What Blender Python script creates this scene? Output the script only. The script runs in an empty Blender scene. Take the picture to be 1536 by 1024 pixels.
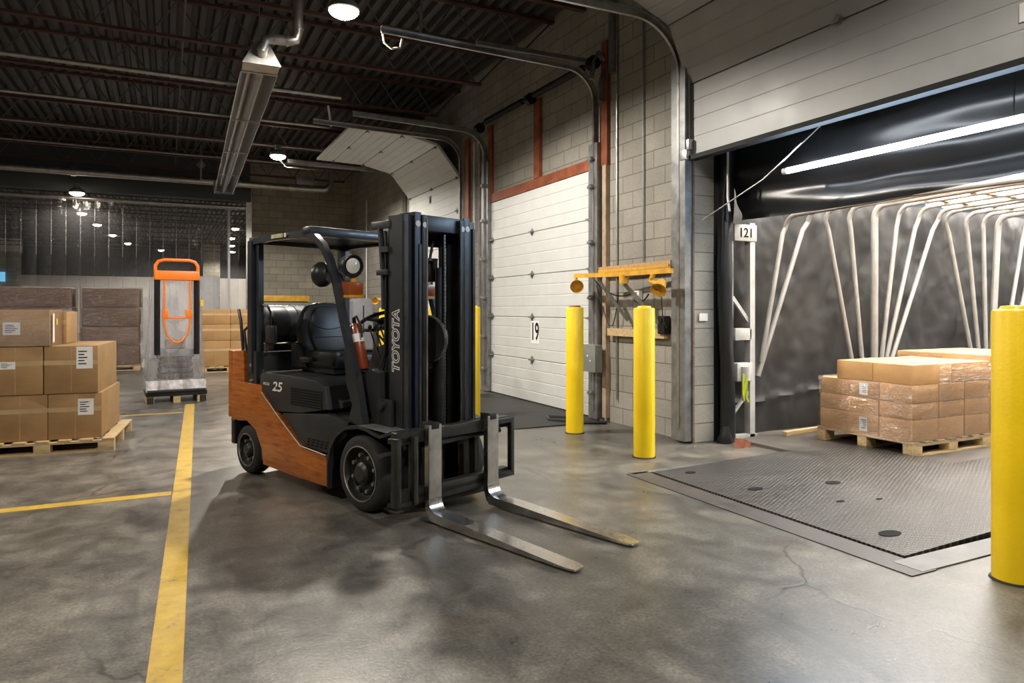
import bpy, bmesh, math, random
from mathutils import Vector, Matrix, noise as mnoise
random.seed(7)
PI = math.pi
C = bpy.context.scene.collection

# ------------------------------------------------------------------ helpers
class MB:
    def __init__(s): s.bm = bmesh.new()
    def _new(s, vs, fs):
        v = [s.bm.verts.new(p) for p in vs]
        out = []
        for f in fs:
            try: out.append(s.bm.faces.new([v[i] for i in f]))
            except ValueError: pass
        return v, out
    def box(s, x0, x1, y0, y1, z0, z1, bev=0, M=None):
        vs = [Vector((x, y, z)) for x in (x0, x1) for y in (y0, y1) for z in (z0, z1)]
        fs = [(0,1,3,2),(4,6,7,5),(0,4,5,1),(2,3,7,6),(0,2,6,4),(1,5,7,3)]
        v, f = s._new(vs, fs)
        if bev:
            es = list({e for q in f for e in q.edges})
            r = bmesh.ops.bevel(s.bm, geom=es, offset=bev, segments=2, profile=.6, affect='EDGES')
            if M: 
                vv = {w for q in r['faces'] for w in q.verts}
                for q in f:
                    if q.is_valid: vv |= set(q.verts)
                for w in vv: w.co = M @ w.co
        elif M:
            for w in v: w.co = M @ w.co
        return s
    def prism(s, poly, a0, a1, axis='y', bev=0, M=None):
        n = len(poly)
        def P(p, a):
            if axis == 'y': return Vector((p[0], a, p[1]))
            if axis == 'x': return Vector((a, p[0], p[1]))
            return Vector((p[0], p[1], a))
        vs = [P(p, a0) for p in poly] + [P(p, a1) for p in poly]
        fs = [tuple(range(n)), tuple(range(2*n-1, n-1, -1))] + [(i, (i+1) % n, n+(i+1) % n, n+i) for i in range(n)]
        v, f = s._new(vs, fs)
        bmesh.ops.recalc_face_normals(s.bm, faces=[q for q in f])
        if bev:
            es = list({e for q in f[:2] for e in q.edges})
            r = bmesh.ops.bevel(s.bm, geom=es, offset=bev, segments=2, profile=.6, affect='EDGES')
            if M:
                vv = {w for q in r['faces'] for w in q.verts}
                for q in f:
                    if q.is_valid: vv |= set(q.verts)
                for w in vv: w.co = M @ w.co
        elif M:
            for w in v: w.co = M @ w.co
        return s
    def cyl(s, p0, p1, r0, r1=None, n=20, caps=True):
        p0, p1 = Vector(p0), Vector(p1); r1 = r0 if r1 is None else r1
        d = (p1-p0).normalized(); a = d.orthogonal().normalized(); b = d.cross(a)
        vs = []
        for p, r in ((p0, r0), (p1, r1)):
            for i in range(n):
                t = 2*PI*i/n; vs.append(p + a*math.cos(t)*r + b*math.sin(t)*r)
        fs = [(i, (i+1) % n, n+(i+1) % n, n+i) for i in range(n)]
        if caps: fs += [tuple(range(n-1, -1, -1)), tuple(range(n, 2*n))]
        s._new(vs, fs); return s
    def tube(s, pts, r, n=10, closed=False, sq=None, up=(0,0,1), caps=True):
        """circular tube, or rectangular (sq=(w,h)) swept along a path"""
        pts = [Vector(p) for p in pts]; m = len(pts); rings = []
        prev = None
        for i, p in enumerate(pts):
            if closed: d = (pts[(i+1) % m]-pts[i-1])
            elif i == 0: d = pts[1]-p
            elif i == m-1: d = p-pts[i-1]
            else: d = (pts[i+1]-p).normalized()+(p-pts[i-1]).normalized()
            d.normalize()
            if sq:
                u = Vector(up); a = d.cross(u)
                if a.length < 1e-4: a = d.orthogonal()
                a.normalize(); b = a.cross(d).normalized()
                k = 1
                if 0 < i < m-1 and not closed:
                    cs = (pts[i+1]-p).normalized().dot(d); k = 1/max(.5, cs)
                w, h = sq
                rings.append([p+a*w/2*x+b*h/2*k*y for x, y in ((-1,-1),(1,-1),(1,1),(-1,1))])
            else:
                if prev is None: a = d.orthogonal().normalized()
                else: a = (prev - d*prev.dot(d)).normalized()
                prev = a; b = d.cross(a)
                rings.append([p+(a*math.cos(2*PI*j/n)+b*math.sin(2*PI*j/n))*r for j in range(n)])
        k = len(rings[0]); vs = [v for rg in rings for v in rg]; fs = []
        for i in range(m if closed else m-1):
            o, q = i*k, ((i+1) % m)*k
            fs += [(o+j, o+(j+1) % k, q+(j+1) % k, q+j) for j in range(k)]
        if not closed and caps: fs += [tuple(range(k-1, -1, -1)), tuple(range((m-1)*k, m*k))]
        s._new(vs, fs); return s
    def lathe(s, prof, o=(0,0,0), axis=(0,0,1), n=32):
        """prof: (radius, distance along axis)"""
        o = Vector(o); d = Vector(axis).normalized(); a = d.orthogonal().normalized(); b = d.cross(a)
        vs = []; m = len(prof)
        for r, h in prof:
            for j in range(n):
                t = 2*PI*j/n; vs.append(o+d*h+(a*math.cos(t)+b*math.sin(t))*max(r, 1e-4))
        fs = [(i*n+j, i*n+(j+1) % n, (i+1)*n+(j+1) % n, (i+1)*n+j) for i in range(m-1) for j in range(n)]
        s._new(vs, fs); return s
    def sphere(s, c, r, sc=(1,1,1), n=16):
        bmesh.ops.create_uvsphere(s.bm, u_segments=n, v_segments=n//2+2, radius=r,
            matrix=Matrix.Translation(c) @ Matrix.Diagonal((*sc, 1)))
        return s
    def grid(s, fn, nu, nv):
        vs = [fn(i/nu, j/nv) for j in range(nv+1) for i in range(nu+1)]
        fs = [(j*(nu+1)+i, j*(nu+1)+i+1, (j+1)*(nu+1)+i+1, (j+1)*(nu+1)+i) for j in range(nv) for i in range(nu)]
        s._new(vs, fs); return s
    def obj(s, name, mat, parent=None, loc=None, rot=None, ang=35, recalc=True):
        me = bpy.data.meshes.new(name)
        if recalc: bmesh.ops.recalc_face_normals(s.bm, faces=s.bm.faces[:])
        s.bm.to_mesh(me); s.bm.free()
        me.polygons.foreach_set('use_smooth', [True]*len(me.polygons))
        me.set_sharp_from_angle(angle=math.radians(ang))
        if mat: me.materials.append(mat)
        o = bpy.data.objects.new(name, me); C.objects.link(o)
        if loc is not None: o.location = loc
        if rot is not None: o.rotation_euler = rot
        if parent is not None: o.parent = parent
        return o

def tag(o, label, cat, group=None, kind=None):
    o['label'] = label; o['category'] = cat
    if group: o['group'] = group
    if kind: o['kind'] = kind
    return o
def thing(name, label, cat, loc=(0,0,0), rz=0, group=None):
    o = bpy.data.objects.new(name, None); C.objects.link(o)
    o.empty_display_size = .1; o.location = loc; o.rotation_euler = (0,0,rz)
    return tag(o, label, cat, group)
def struct(o): o['kind'] = 'structure'; return o
def dup(root, loc, rz=None, label=None):
    r = root.copy(); C.objects.link(r); r.location = loc
    if rz is not None: r.rotation_euler = (0,0,rz)
    if label: r['label'] = label
    for ch in list(root.children):
        c = ch.copy(); C.objects.link(c); c.parent = r
        for g in list(ch.children):
            d = g.copy(); C.objects.link(d); d.parent = c
    return r
def arc(cx, cz, r, a0, a1, n=8):
    return [(cx+r*math.cos(math.radians(a0+(a1-a0)*i/n)), cz+r*math.sin(math.radians(a0+(a1-a0)*i/n))) for i in range(n+1)]
def text(s, size, mat, parent, loc, rot, name='lettering', depth=.001, offset=0, align='CENTER', shear=0, sx=1):
    cu = bpy.data.curves.new('t', 'FONT'); cu.body = s; cu.size = size; cu.extrude = depth; cu.offset = offset
    cu.align_x = align; cu.align_y = 'CENTER'; cu.shear = shear
    t = bpy.data.objects.new('t', cu); C.objects.link(t)
    bpy.context.view_layer.update()
    me = bpy.data.meshes.new_from_object(t.evaluated_get(bpy.context.evaluated_depsgraph_get()))
    bpy.data.objects.remove(t); bpy.data.curves.remove(cu)
    me.name = name; me.materials.clear(); me.materials.append(mat)
    o = bpy.data.objects.new(name, me); C.objects.link(o); o.location = loc; o.rotation_euler = rot; o.scale = (sx, 1, 1)
    if parent is not None: o.parent = parent
    return o

# ------------------------------------------------------------------ materials
class NT:
    def __init__(s, name):
        s.m = bpy.data.materials.new(name); s.m.use_nodes = True
        s.n = s.m.node_tree.nodes; s.l = s.m.node_tree.links
        s.b = s.n['Principled BSDF']; s.out = s.n['Material Output']
        s.co = s.add('ShaderNodeTexCoord')
    def add(s, t, **k):
        x = s.n.new(t)
        for a, v in k.items(): setattr(x, a, v)
        return x
    def noise(s, scale, detail=4, rough=.55, vec=None, stretch=None, coord='Object', dist=0):
        v = vec or s.co.outputs[coord]
        if stretch:
            mp = s.add('ShaderNodeMapping'); mp.inputs['Scale'].default_value = stretch
            s.l.new(v, mp.inputs['Vector']); v = mp.outputs[0]
        x = s.add('ShaderNodeTexNoise'); x.inputs['Scale'].default_value = scale
        x.inputs['Detail'].default_value = detail; x.inputs['Roughness'].default_value = rough
        x.inputs['Distortion'].default_value = dist
        s.l.new(v, x.inputs['Vector']); return x.outputs['Fac']
    def ramp(s, fac, stops):
        r = s.add('ShaderNodeValToRGB'); e = r.color_ramp.elements
        while len(e) < len(stops): e.new(.5)
        for i, (p, c) in enumerate(stops):
            e[i].position = p; e[i].color = (*c, 1) if len(c) == 3 else c
        s.l.new(fac, r.inputs[0]); return r.outputs[0]
    def mix(s, fac, a, b, mode='MIX'):
        x = s.add('ShaderNodeMix', data_type='RGBA', blend_type=mode)
        for sk, v in ((x.inputs[0], fac), (x.inputs[6], a), (x.inputs[7], b)):
            if hasattr(v, 'links'): s.l.new(v, sk)
            else: sk.default_value = v if isinstance(v, (int, float)) else ((*v, 1) if len(v) == 3 else v)
        return x.outputs[2]
    def math(s, op, a, b=0):
        x = s.add('ShaderNodeMath', operation=op)
        for sk, v in ((x.inputs[0], a), (x.inputs[1], b)):
            if hasattr(v, 'links'): s.l.new(v, sk)
            else: sk.default_value = v
        return x.outputs[0]
    def bump(s, h, strength=.3, dist=.01, normal=None):
        x = s.add('ShaderNodeBump'); x.inputs['Strength'].default_value = strength; x.inputs['Distance'].default_value = dist
        s.l.new(h, x.inputs['Height'])
        if normal: s.l.new(normal, x.inputs['Normal'])
        return x.outputs[0]
    def set(s, **k):
        for a, v in k.items():
            sk = s.b.inputs[a.replace('_', ' ')]
            if hasattr(v, 'links'): s.l.new(v, sk)
            else: sk.default_value = (*v, 1) if isinstance(v, tuple) and len(v) == 3 else v
        return s.m

def simple(name, col, rough=.5, metal=0, var=.15, scale=8, bump=0, bscale=60, coat=0, rvar=.12, **k):
    t = NT(name); f = t.noise(scale, 5)
    c = t.ramp(f, [(.3, tuple(x*(1-var) for x in col)), (.7, tuple(min(1, x*(1+var)) for x in col))])
    r = t.math('ADD', t.math('MULTIPLY', f, rvar*2), rough-rvar)
    kw = dict(Base_Color=c, Roughness=r, Metallic=metal, Coat_Weight=coat)
    if bump: kw['Normal'] = t.bump(t.noise(bscale, 3), bump, .004)
    kw.update(k)
    return t.set(**kw)
def emit(name, col, st):
    t = NT(name); return t.set(Base_Color=col, Emission_Color=col, Emission_Strength=st)

def mat_floor():
    t = NT('concrete_floor')
    a = t.noise(.55, 8, .62, dist=.6); b = t.noise(3.2, 10, .7, dist=.3); c = t.noise(60, 4, .6)
    base = t.ramp(a, [(.30, (.070,.067,.059)), (.5, (.103,.097,.085)), (.70, (.160,.147,.124))])
    m = t.mix(1, base, t.ramp(b, [(.32, (.50,.50,.51)), (.5, (1.0,1.0,1.0)), (.68, (1.75,1.72,1.65))]), 'MULTIPLY')
    # rusty tint patches
    rust = t.ramp(t.noise(1.1, 4, .5, stretch=(1,1,1)), [(.60, (0,0,0)), (.75, (1,1,1))])
    m = t.mix(t.math('MULTIPLY', rust, .4), m, (.145,.092,.05))
    m = t.mix(1, m, t.ramp(c, [(.3, (.62,.62,.62)), (.7, (1.42,1.4,1.38))]), 'MULTIPLY')
    # tyre-scuff streaks
    st = t.ramp(t.noise(1.6, 6, .6, stretch=(3.2,.5,1), dist=.8), [(.55, (0,0,0)), (.72, (1,1,1))])
    m = t.mix(t.math('MULTIPLY', st, .5), m, (.030,.029,.028))
    # cracks
    vo = t.add('ShaderNodeTexVoronoi', feature='DISTANCE_TO_EDGE'); vo.inputs['Scale'].default_value = .27
    dn = t.add('ShaderNodeTexNoise'); dn.inputs['Scale'].default_value = 2.2; dn.inputs['Detail'].default_value = 8
    t.l.new(t.co.outputs['Object'], dn.inputs['Vector'])
    va = t.add('ShaderNodeVectorMath', operation='MULTIPLY_ADD'); va.inputs[1].default_value = (.42,.42,0)
    t.l.new(dn.outputs['Color'], va.inputs[0]); t.l.new(t.co.outputs['Object'], va.inputs[2]); t.l.new(va.outputs[0], vo.inputs['Vector'])
    cr = t.ramp(vo.outputs['Distance'], [(.0, (1,1,1)), (.0022, (0,0,0))])
    mask = t.ramp(t.noise(.6, 3), [(.45, (0,0,0)), (.56, (1,1,1))])
    crk = t.math('MULTIPLY', cr, mask)
    m = t.mix(t.math('MULTIPLY', crk, .8), m, (.02,.018,.015))
    r = t.math('ADD', t.math('MULTIPLY', b, .42), t.math('MULTIPLY', a, .16))
    r = t.math('ADD', r, .06)
    h = t.math('ADD', t.math('MULTIPLY', c, .35), t.math('MULTIPLY', b, .8))
    h = t.math('SUBTRACT', h, t.math('MULTIPLY', crk, .3))
    return t.set(Base_Color=m, Roughness=r, Normal=t.bump(h, .22, .012), Specular_IOR_Level=.55)

def mat_block(name, axis, c1=(.33,.315,.28), c2=(.28,.265,.235), mort=(.17,.16,.14)):
    t = NT(name)
    sp = t.add('ShaderNodeSeparateXYZ'); t.l.new(t.co.outputs['Object'], sp.inputs[0])
    cb = t.add('ShaderNodeCombineXYZ'); t.l.new(sp.outputs[1 if axis == 'x' else 0], cb.inputs[0]); t.l.new(sp.outputs[2], cb.inputs[1])
    br = t.add('ShaderNodeTexBrick'); t.l.new(cb.outputs[0], br.inputs['Vector'])
    br.inputs['Scale'].default_value = 1; br.inputs['Brick Width'].default_value = .4; br.inputs['Row Height'].default_value = .2
    br.inputs['Mortar Size'].default_value = .007; br.inputs['Mortar Smooth'].default_value = .4; br.inputs['Bias'].default_value = 0
    br.inputs['Color1'].default_value = (*c1, 1); br.inputs['Color2'].default_value = (*c2, 1); br.inputs['Mortar'].default_value = (*mort, 1)
    n1 = t.noise(1.3, 6, .6); n2 = t.noise(45, 5, .7)
    c = t.mix(.55, br.outputs['Color'], t.ramp(n1, [(.3, (.55,.55,.54)), (.7, (1.15,1.13,1.08))]), 'MULTIPLY')
    c = t.mix(.5, c, t.ramp(n2, [(.3, (.7,.7,.7)), (.7, (1.2,1.2,1.2))]), 'MULTIPLY')
    h = t.math('SUBTRACT', t.math('MULTIPLY', n2, .35), br.outputs['Fac'])
    return t.set(Base_Color=c, Roughness=.85, Normal=t.bump(h, .7, .008))

def mat_carton(name, col, seed=0):
    t = NT(name); f = t.noise(2.5, 6, .6); g = t.noise(5, 3, .5, stretch=(1,1,22))
    oi = t.add('ShaderNodeObjectInfo')
    c = t.ramp(f, [(.3, tuple(x*.82 for x in col)), (.7, tuple(x*1.12 for x in col))])
    c = t.mix(.25, c, t.ramp(g, [(.35, (.75,.72,.68)), (.65, (1.1,1.1,1.1))]), 'MULTIPLY')
    c = t.mix(.6, c, t.ramp(oi.outputs['Random'], [(0, (.82,.8,.76)), (1, (1.08,1.06,1.0))]), 'MULTIPLY')
    return t.set(Base_Color=c, Roughness=.68, Normal=t.bump(f, .25, .02))

def mat_film(name, tint=(.95,.95,.97), op=.22, rough=.12, stretch=(1,1,8), scale=7, milky=.0):
    t = NT(name)
    n1 = t.noise(scale, 6, .7, stretch=stretch, dist=1.2)
    h = t.ramp(n1, [(.455, (0,0,0)), (.5, (1,1,1)), (.545, (0,0,0))])
    bp = t.bump(n1, .45, .03)
    gl = t.add('ShaderNodeBsdfGlossy'); gl.inputs['Roughness'].default_value = rough; gl.inputs['Color'].default_value = (.95,.95,.95,1)
    t.l.new(bp, gl.inputs['Normal'])
    tr = t.add('ShaderNodeBsdfTransparent'); tr.inputs['Color'].default_value = (*tint, 1)
    df = t.add('ShaderNodeBsdfDiffuse'); df.inputs['Color'].default_value = (.7,.7,.72,1); t.l.new(bp, df.inputs['Normal'])
    tl = t.add('ShaderNodeBsdfTranslucent'); tl.inputs['Color'].default_value = (.7,.7,.72,1)
    dm = t.add('ShaderNodeMixShader'); t.l.new(df.outputs[0], dm.inputs[1]); t.l.new(tl.outputs[0], dm.inputs[2])
    m0 = t.add('ShaderNodeMixShader'); m0.inputs[0].default_value = milky
    t.l.new(tr.outputs[0], m0.inputs[1]); t.l.new(dm.outputs[0], m0.inputs[2])
    fr = t.add('ShaderNodeFresnel'); fr.inputs[0].default_value = 1.45; t.l.new(bp, fr.inputs['Normal'])
    fc = t.math('ADD', t.math('MULTIPLY', fr.outputs[0], .28), t.math('MULTIPLY', h, op))
    ms = t.add('ShaderNodeMixShader'); t.l.new(fc, ms.inputs[0]); t.l.new(m0.outputs[0], ms.inputs[1]); t.l.new(gl.outputs[0], ms.inputs[2])
    t.l.new(ms.outputs[0], t.out.inputs[0]); return t.m

def mat_orange():
    t = NT('scuffed_orange_paint')
    n = t.noise(4.5, 9, .72, stretch=(1,1,8), dist=.5); n2 = t.noise(1.5, 4)
    c = t.ramp(n, [(.30, (.13,.028,.005)), (.44, (.38,.095,.010)), (.7, (.60,.190,.018))])
    c = t.mix(.35, c, t.ramp(n2, [(.35, (.55,.5,.5)), (.6, (1,1,1))]), 'MULTIPLY')
    return t.set(Base_Color=c, Roughness=.36, Coat_Weight=.3, Coat_Roughness=.2, Normal=t.bump(n, .06, .004))

def mat_yellow_line():
    t = NT('worn_floor_paint'); f = t.noise(7, 9, .75); g = t.noise(40, 5, .7)
    w = t.ramp(t.math('ADD', t.math('MULTIPLY', f, .7), t.math('MULTIPLY', g, .3)), [(.37, (0,0,0)), (.43, (1,1,1))])
    c = t.mix(w, (.17,.13,.06), t.ramp(f, [(.4, (.40,.25,.02)), (.7, (.55,.36,.03))]))
    return t.set(Base_Color=c, Roughness=.5, Normal=t.bump(f, .2, .005))

def mat_tread():
    t = NT('tread_plate'); mp = t.add('ShaderNodeMapping'); t.l.new(t.co.outputs['Object'], mp.inputs[0])
    def bars(rz, off):
        m = t.add('ShaderNodeMapping'); m.inputs['Rotation'].default_value = (0,0,rz); m.inputs['Scale'].default_value = (22, 44, 1)
        m.inputs['Location'].default_value = (off, off*.5, 0)
        t.l.new(t.co.outputs['Object'], m.inputs[0])
        fr = t.add('ShaderNodeVectorMath', operation='FRACTION'); t.l.new(m.outputs[0], fr.inputs[0])
        sb = t.add('ShaderNodeVectorMath', operation='SUBTRACT'); sb.inputs[1].default_value = (.5,.5,0); t.l.new(fr.outputs[0], sb.inputs[0])
        s2 = t.add('ShaderNodeVectorMath', operation='MULTIPLY'); s2.inputs[1].default_value = (1,1.5,0); t.l.new(sb.outputs[0], s2.inputs[0])
        ln = t.add('ShaderNodeVectorMath', operation='LENGTH'); t.l.new(s2.outputs[0], ln.inputs[0])
        return t.ramp(ln.outputs['Value'], [(.22, (1,1,1)), (.42, (0,0,0))])
    ck = t.add('ShaderNodeTexChecker'); ck.inputs['Scale'].default_value = 22; t.l.new(t.co.outputs['Object'], ck.inputs['Vector'])
    h = t.mix(ck.outputs['Fac'], bars(PI/4, 0), bars(-PI/4, 0))
    n = t.noise(1.6, 6, .6)
    c = t.mix(t.ramp(n, [(.35,(0,0,0)),(.65,(1,1,1))]), (.022,.020,.018), (.06,.055,.05))
    c = t.mix(t.math('MULTIPLY', h, .4), c, (.26,.25,.235))
    return t.set(Base_Color=c, Metallic=.35, Roughness=t.math('ADD', t.math('MULTIPLY', n, .3), .28), Normal=t.bump(h, .8, .005))

def mat_roof_sheet():
    t = NT('translucent_roof_sheet')
    d = t.add('ShaderNodeBsdfTranslucent'); d.inputs[0].default_value = (.95,.93,.9,1)
    e = t.add('ShaderNodeBsdfDiffuse'); e.inputs[0].default_value = (.85,.83,.8,1)
    m = t.add('ShaderNodeMixShader'); m.inputs[0].default_value = .3
    t.l.new(d.outputs[0], m.inputs[1]); t.l.new(e.outputs[0], m.inputs[2]); t.l.new(m.outputs[0], t.out.inputs[0]); return t.m

def mat_wood(name, col, stretch=(2,14,14)):
    t = NT(name); n = t.noise(3, 6, .65, stretch=stretch, dist=.5)
    c = t.ramp(n, [(.3, tuple(x*.6 for x in col)), (.55, col), (.75, tuple(x*1.2 for x in col))])
    return t.set(Base_Color=c, Roughness=.75, Normal=t.bump(n, .3, .004))

M = {}
M['floor'] = mat_floor()
M['block_x'] = mat_block('concrete_block_dock_wall', 'x')
M['block_y'] = mat_block('concrete_block_back_wall', 'y', (.36,.34,.28), (.29,.275,.23), (.17,.16,.135))
M['deck'] = simple('ceiling_deck', (.060,.057,.056), .6, .3, .25, 3)
M['joist'] = simple('oxide_red_joist', (.075,.030,.024), .6, 0, .3, 6)
M['joist_dark'] = simple('dark_grey_joist', (.09,.085,.08), .55, .2, .3, 6)
M['rust'] = simple('rust_red_steel', (.24,.070,.030), .6, .1, .35, 7, .2)
M['galv'] = simple('galvanised_steel', (.42,.42,.41), .33, .85, .2, 9)
M['galv_dark'] = simple('dull_galvanised', (.26,.265,.265), .45, .7, .25, 9)
M['door'] = simple('white_door_skin', (.62,.635,.63), .42, 0, .05, 4, .06, 90)
M['door_grey'] = simple('grey_door_skin', (.36,.365,.37), .42, 0, .07, 3, .06, 90)
M['seam'] = simple('dark_seam', (.012,.012,.012), .8)
M['black'] = simple('satin_black_paint', (.010,.011,.013), .36, 0, .25, 7)
M['blackm'] = simple('dark_steel', (.016,.0165,.018), .38, .4, .3, 8)
M['navy'] = simple('navy_black_paint', (.006,.0085,.018), .4, 0, .2, 8)
M['body'] = simple('charcoal_body', (.021,.023,.027), .42, 0, .2, 5, .1, 120)
M['guard'] = simple('charcoal_guard_paint', (.017,.021,.027), .33, 0, .2, 6, coat=.2)
M['vinyl'] = simple('black_seat_vinyl', (.008,.0083,.009), .38, 0, .15, 5, .15, 150)
M['rubber'] = simple('worn_rubber', (.017,.0168,.015), .78, 0, .35, 9, .4, 50)
M['rim'] = simple('wheel_rim_paint', (.024,.024,.024), .45, .2, .3, 12)
M['orange'] = mat_orange()
M['steel'] = simple('polished_fork_steel', (.56,.54,.51), .26, 1, .2, 6, .08, 30, rvar=.1)
M['shank'] = simple('brushed_shank_steel', (.30,.28,.25), .5, .6, .25, 10, .1, 60)
M['carr'] = simple('oily_carriage_steel', (.026,.025,.021), .45, .4, .5, 9, .2, 40)
M['chain'] = simple('chain_steel', (.12,.115,.105), .45, .7)
M['amber'] = simple('amber_lens', (.30,.075,.015), .25, 0, .1, 5, coat=.5)
M['red'] = simple('red_extinguisher', (.22,.045,.016), .3, 0, .1, 5, coat=.4)
M['yellow'] = simple('bollard_yellow', (.86,.59,.004), .42, 0, .07, 3, .35, 45)
M['yell2'] = simple('machine_yellow', (.62,.33,.03), .45, 0, .2, 10)
M['line'] = mat_yellow_line()
M['carton'] = mat_carton('kraft_carton', (.34,.205,.088))
M['carton_t'] = mat_carton('trailer_carton', (.52,.30,.125))
M['carton_o'] = mat_carton('weathered_carton', (.36,.21,.085))
M['bundle'] = mat_carton('dark_brown_bundle', (.16,.092,.060))
M['tape'] = simple('clear_brown_tape', (.50,.36,.20), .2, 0, .1, 5)
M['paper'] = simple('white_paper', (.78,.78,.76), .6, 0, .04)
M['ink'] = simple('black_ink', (.012,.012,.012), .8, Specular_IOR_Level=.1)
M['white'] = simple('white_paint', (.72,.72,.72), .45, 0, .08)
M['wood'] = mat_wood('pallet_pine', (.52,.38,.20))
M['wood2'] = mat_wood('tan_lumber', (.48,.29,.13))
M['film'] = mat_film('stretch_film', op=.5, rough=.16, stretch=(2,2,9), scale=7)
M['film_d'] = mat_film('dusty_stretch_film', (.88,.85,.83), op=.28, rough=.2, stretch=(1,1,6), scale=4, milky=.03)
M['bag'] = mat_film('milky_bag_film', (.96,.96,.97), op=.3, rough=.2, stretch=(3,3,.7), scale=3, milky=.24)
M['strip'] = mat_film('clear_pvc_strip', (.92,.92,.94), op=.08, rough=.07, stretch=(3,3,.8), scale=1.6, milky=.045)
M['tread'] = mat_tread()
M['tarp'] = simple('black_tarpaulin', (.022,.0215,.0215), .5, 0, .2, 4, .15, 30, Specular_IOR_Level=.32)
M['seal'] = simple('black_seal_vinyl', (.013,.014,.016), .33, 0, .2, 4, .1, 30)
M['roofsheet'] = mat_roof_sheet()
M['pole'] = simple('greyed_hoop_pole', (.24,.23,.215), .5, .2, .15, 6)
M['trframe'] = simple('trailer_frame_white', (.40,.40,.385), .5, .1, .15, 8)
M['trfloor'] = simple('trailer_floor', (.085,.075,.065), .5, .1, .4, 3, .3, 30)
M['mat'] = simple('black_dock_mat', (.022,.022,.022), .6, 0, .3, 5, .3, 60)
M['curb'] = simple('worn_curb', (.065,.055,.048), .5, .1, .35, 4, .3, 30)
M['mortarwhite'] = simple('white_edge_angle', (.15,.145,.135), .5, 0, .3, 5, .2)
M['far_dark'] = simple('far_dark_wall', (.06,.06,.062), .8, 0, .2, 1)
M['far_white'] = simple('far_white_panel', (.60,.57,.53), .7, 0, .12, .6)
M['dkwall'] = simple('header_cladding', (.05,.058,.062), .7, 0, .2, 1)
M['bulb'] = emit('warm_lamp_face', (1,.86,.66), 60)
M['led'] = emit('cool_led_tube', (.86,.93,1), 26)
M['screen'] = emit('blue_screen', (.15,.5,.8), 1.2)
M['lens'] = simple('lamp_glass', (.85,.85,.82), .15, .3)
M['cord'] = simple('cable_rubber', (.02,.02,.02), .5)
M['hemp'] = simple('pale_cord', (.55,.48,.38), .7)
M['orange_p'] = simple('safety_orange', (.85,.20,.012), .4, 0, .06)
M['label_g'] = simple('warning_sticker', (.55,.52,.28), .5, 0, .4, 40)
M['greybox'] = simple('grey_enclosure', (.20,.215,.20), .5, .1, .1)
M['cabgrey'] = simple('blue_grey_plastic', (.24,.25,.28), .5, 0, .1)

# ------------------------------------------------------------------ setting
WX = 4.95
def quad(mb, p): mb._new([Vector(q) for q in p], [tuple(range(len(p)))])
PX0, PX1, PY0, PY1 = 3.70, 5.42, 2.52, 4.87      # leveller pit
mb = MB()
for x0, x1, y0, y1 in ((-14, PX0, -6, 52), (PX0, 5.42, -6, PY0), (PX0, 5.42, PY1, 20.95), (PX0, 12, 20.95, 52)):
    quad(mb, [(x0,y0,0),(x1,y0,0),(x1,y1,0),(x0,y1,0)])
struct(mb.obj('floor', M['floor']))
# pit walls
mb = MB()
for p in ([(PX0,PY0,-.5),(PX1,PY0,-.5),(PX1,PY1,-.5),(PX0,PY1,-.5)], [(PX0,PY0,0),(PX1,PY0,0),(PX1,PY0,-.5),(PX0,PY0,-.5)],
          [(PX0,PY1,0),(PX1,PY1,0),(PX1,PY1,-.5),(PX0,PY1,-.5)], [(PX0,PY0,0),(PX0,PY1,0),(PX0,PY1,-.5),(PX0,PY0,-.5)],
          [(PX1,PY0,0),(PX1,PY1,0),(PX1,PY1,-.5),(PX1,PY0,-.5)]): quad(mb, p)
struct(mb.obj('trim_0', M['mat']))
# dock wall with openings: door21 (Y 1.7..5.73, z<3.35), door18 (12.1..15.3)
mb = MB()
T = WX+.27
H = 5.75
mb.box(WX, T, -6, 1.7, 0, H); mb.box(WX, T, 1.7, 5.73, 3.35, H); mb.box(WX, T, 5.73, 12.15, 0, H)
mb.box(WX, T, 12.15, 15.25, 3.3, H); mb.box(WX, T, 15.25, 20.8, 0, H)
struct(mb.obj('wall_right', M['block_x']))
mb = MB()
mb.box(2.1, T, 20.8, 21.0, 0, H)
struct(mb.obj('wall_back', M['block_y']))
mb = MB(); mb.box(-14, 2.1, 20.8, 21.0, 4.5, H)
struct(mb.obj('trim_1', M['dkwall']))
mb = MB(); mb.box(-14, T, -6.2, -6, 0, H)
struct(mb.obj('wall_front', M['block_y']))
mb = MB(); mb.box(-14.2, -14, -6.2, 52, 0, H)
struct(mb.obj('wall_left', M['block_x']))
# far hall
mb = MB(); mb.box(-14, 12, 50.0, 50.2, 3.45, H); struct(mb.obj('trim_2', M['far_dark']))
mb = MB(); mb.box(-14, 12, 49.9, 50.2, 0, 3.45)
for i in range(22): mb.box(-14+i*1.2, -13.97+i*1.2, 49.88, 49.9, 0, 3.45)
struct(mb.obj('wall_far', M['far_white']))
mb = MB(); mb.box(12, 12.2, 21, 50, 0, H); struct(mb.obj('wall_side', M['far_white']))
mb = MB(); mb.box(-8.9, -7.7, 49, 49.7, 0, 4.75); struct(mb.obj('trim_3', M['block_y']))
mb = MB(); mb.box(-8.95, -7.6, 48.9, 49.75, 4.75, 5.5); struct(mb.obj('trim_4', M['far_white']))
mb = MB(); mb.box(2.1, 3.1, 49, 49.7, 0, H); struct(mb.obj('trim_5', M['block_y']))
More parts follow.
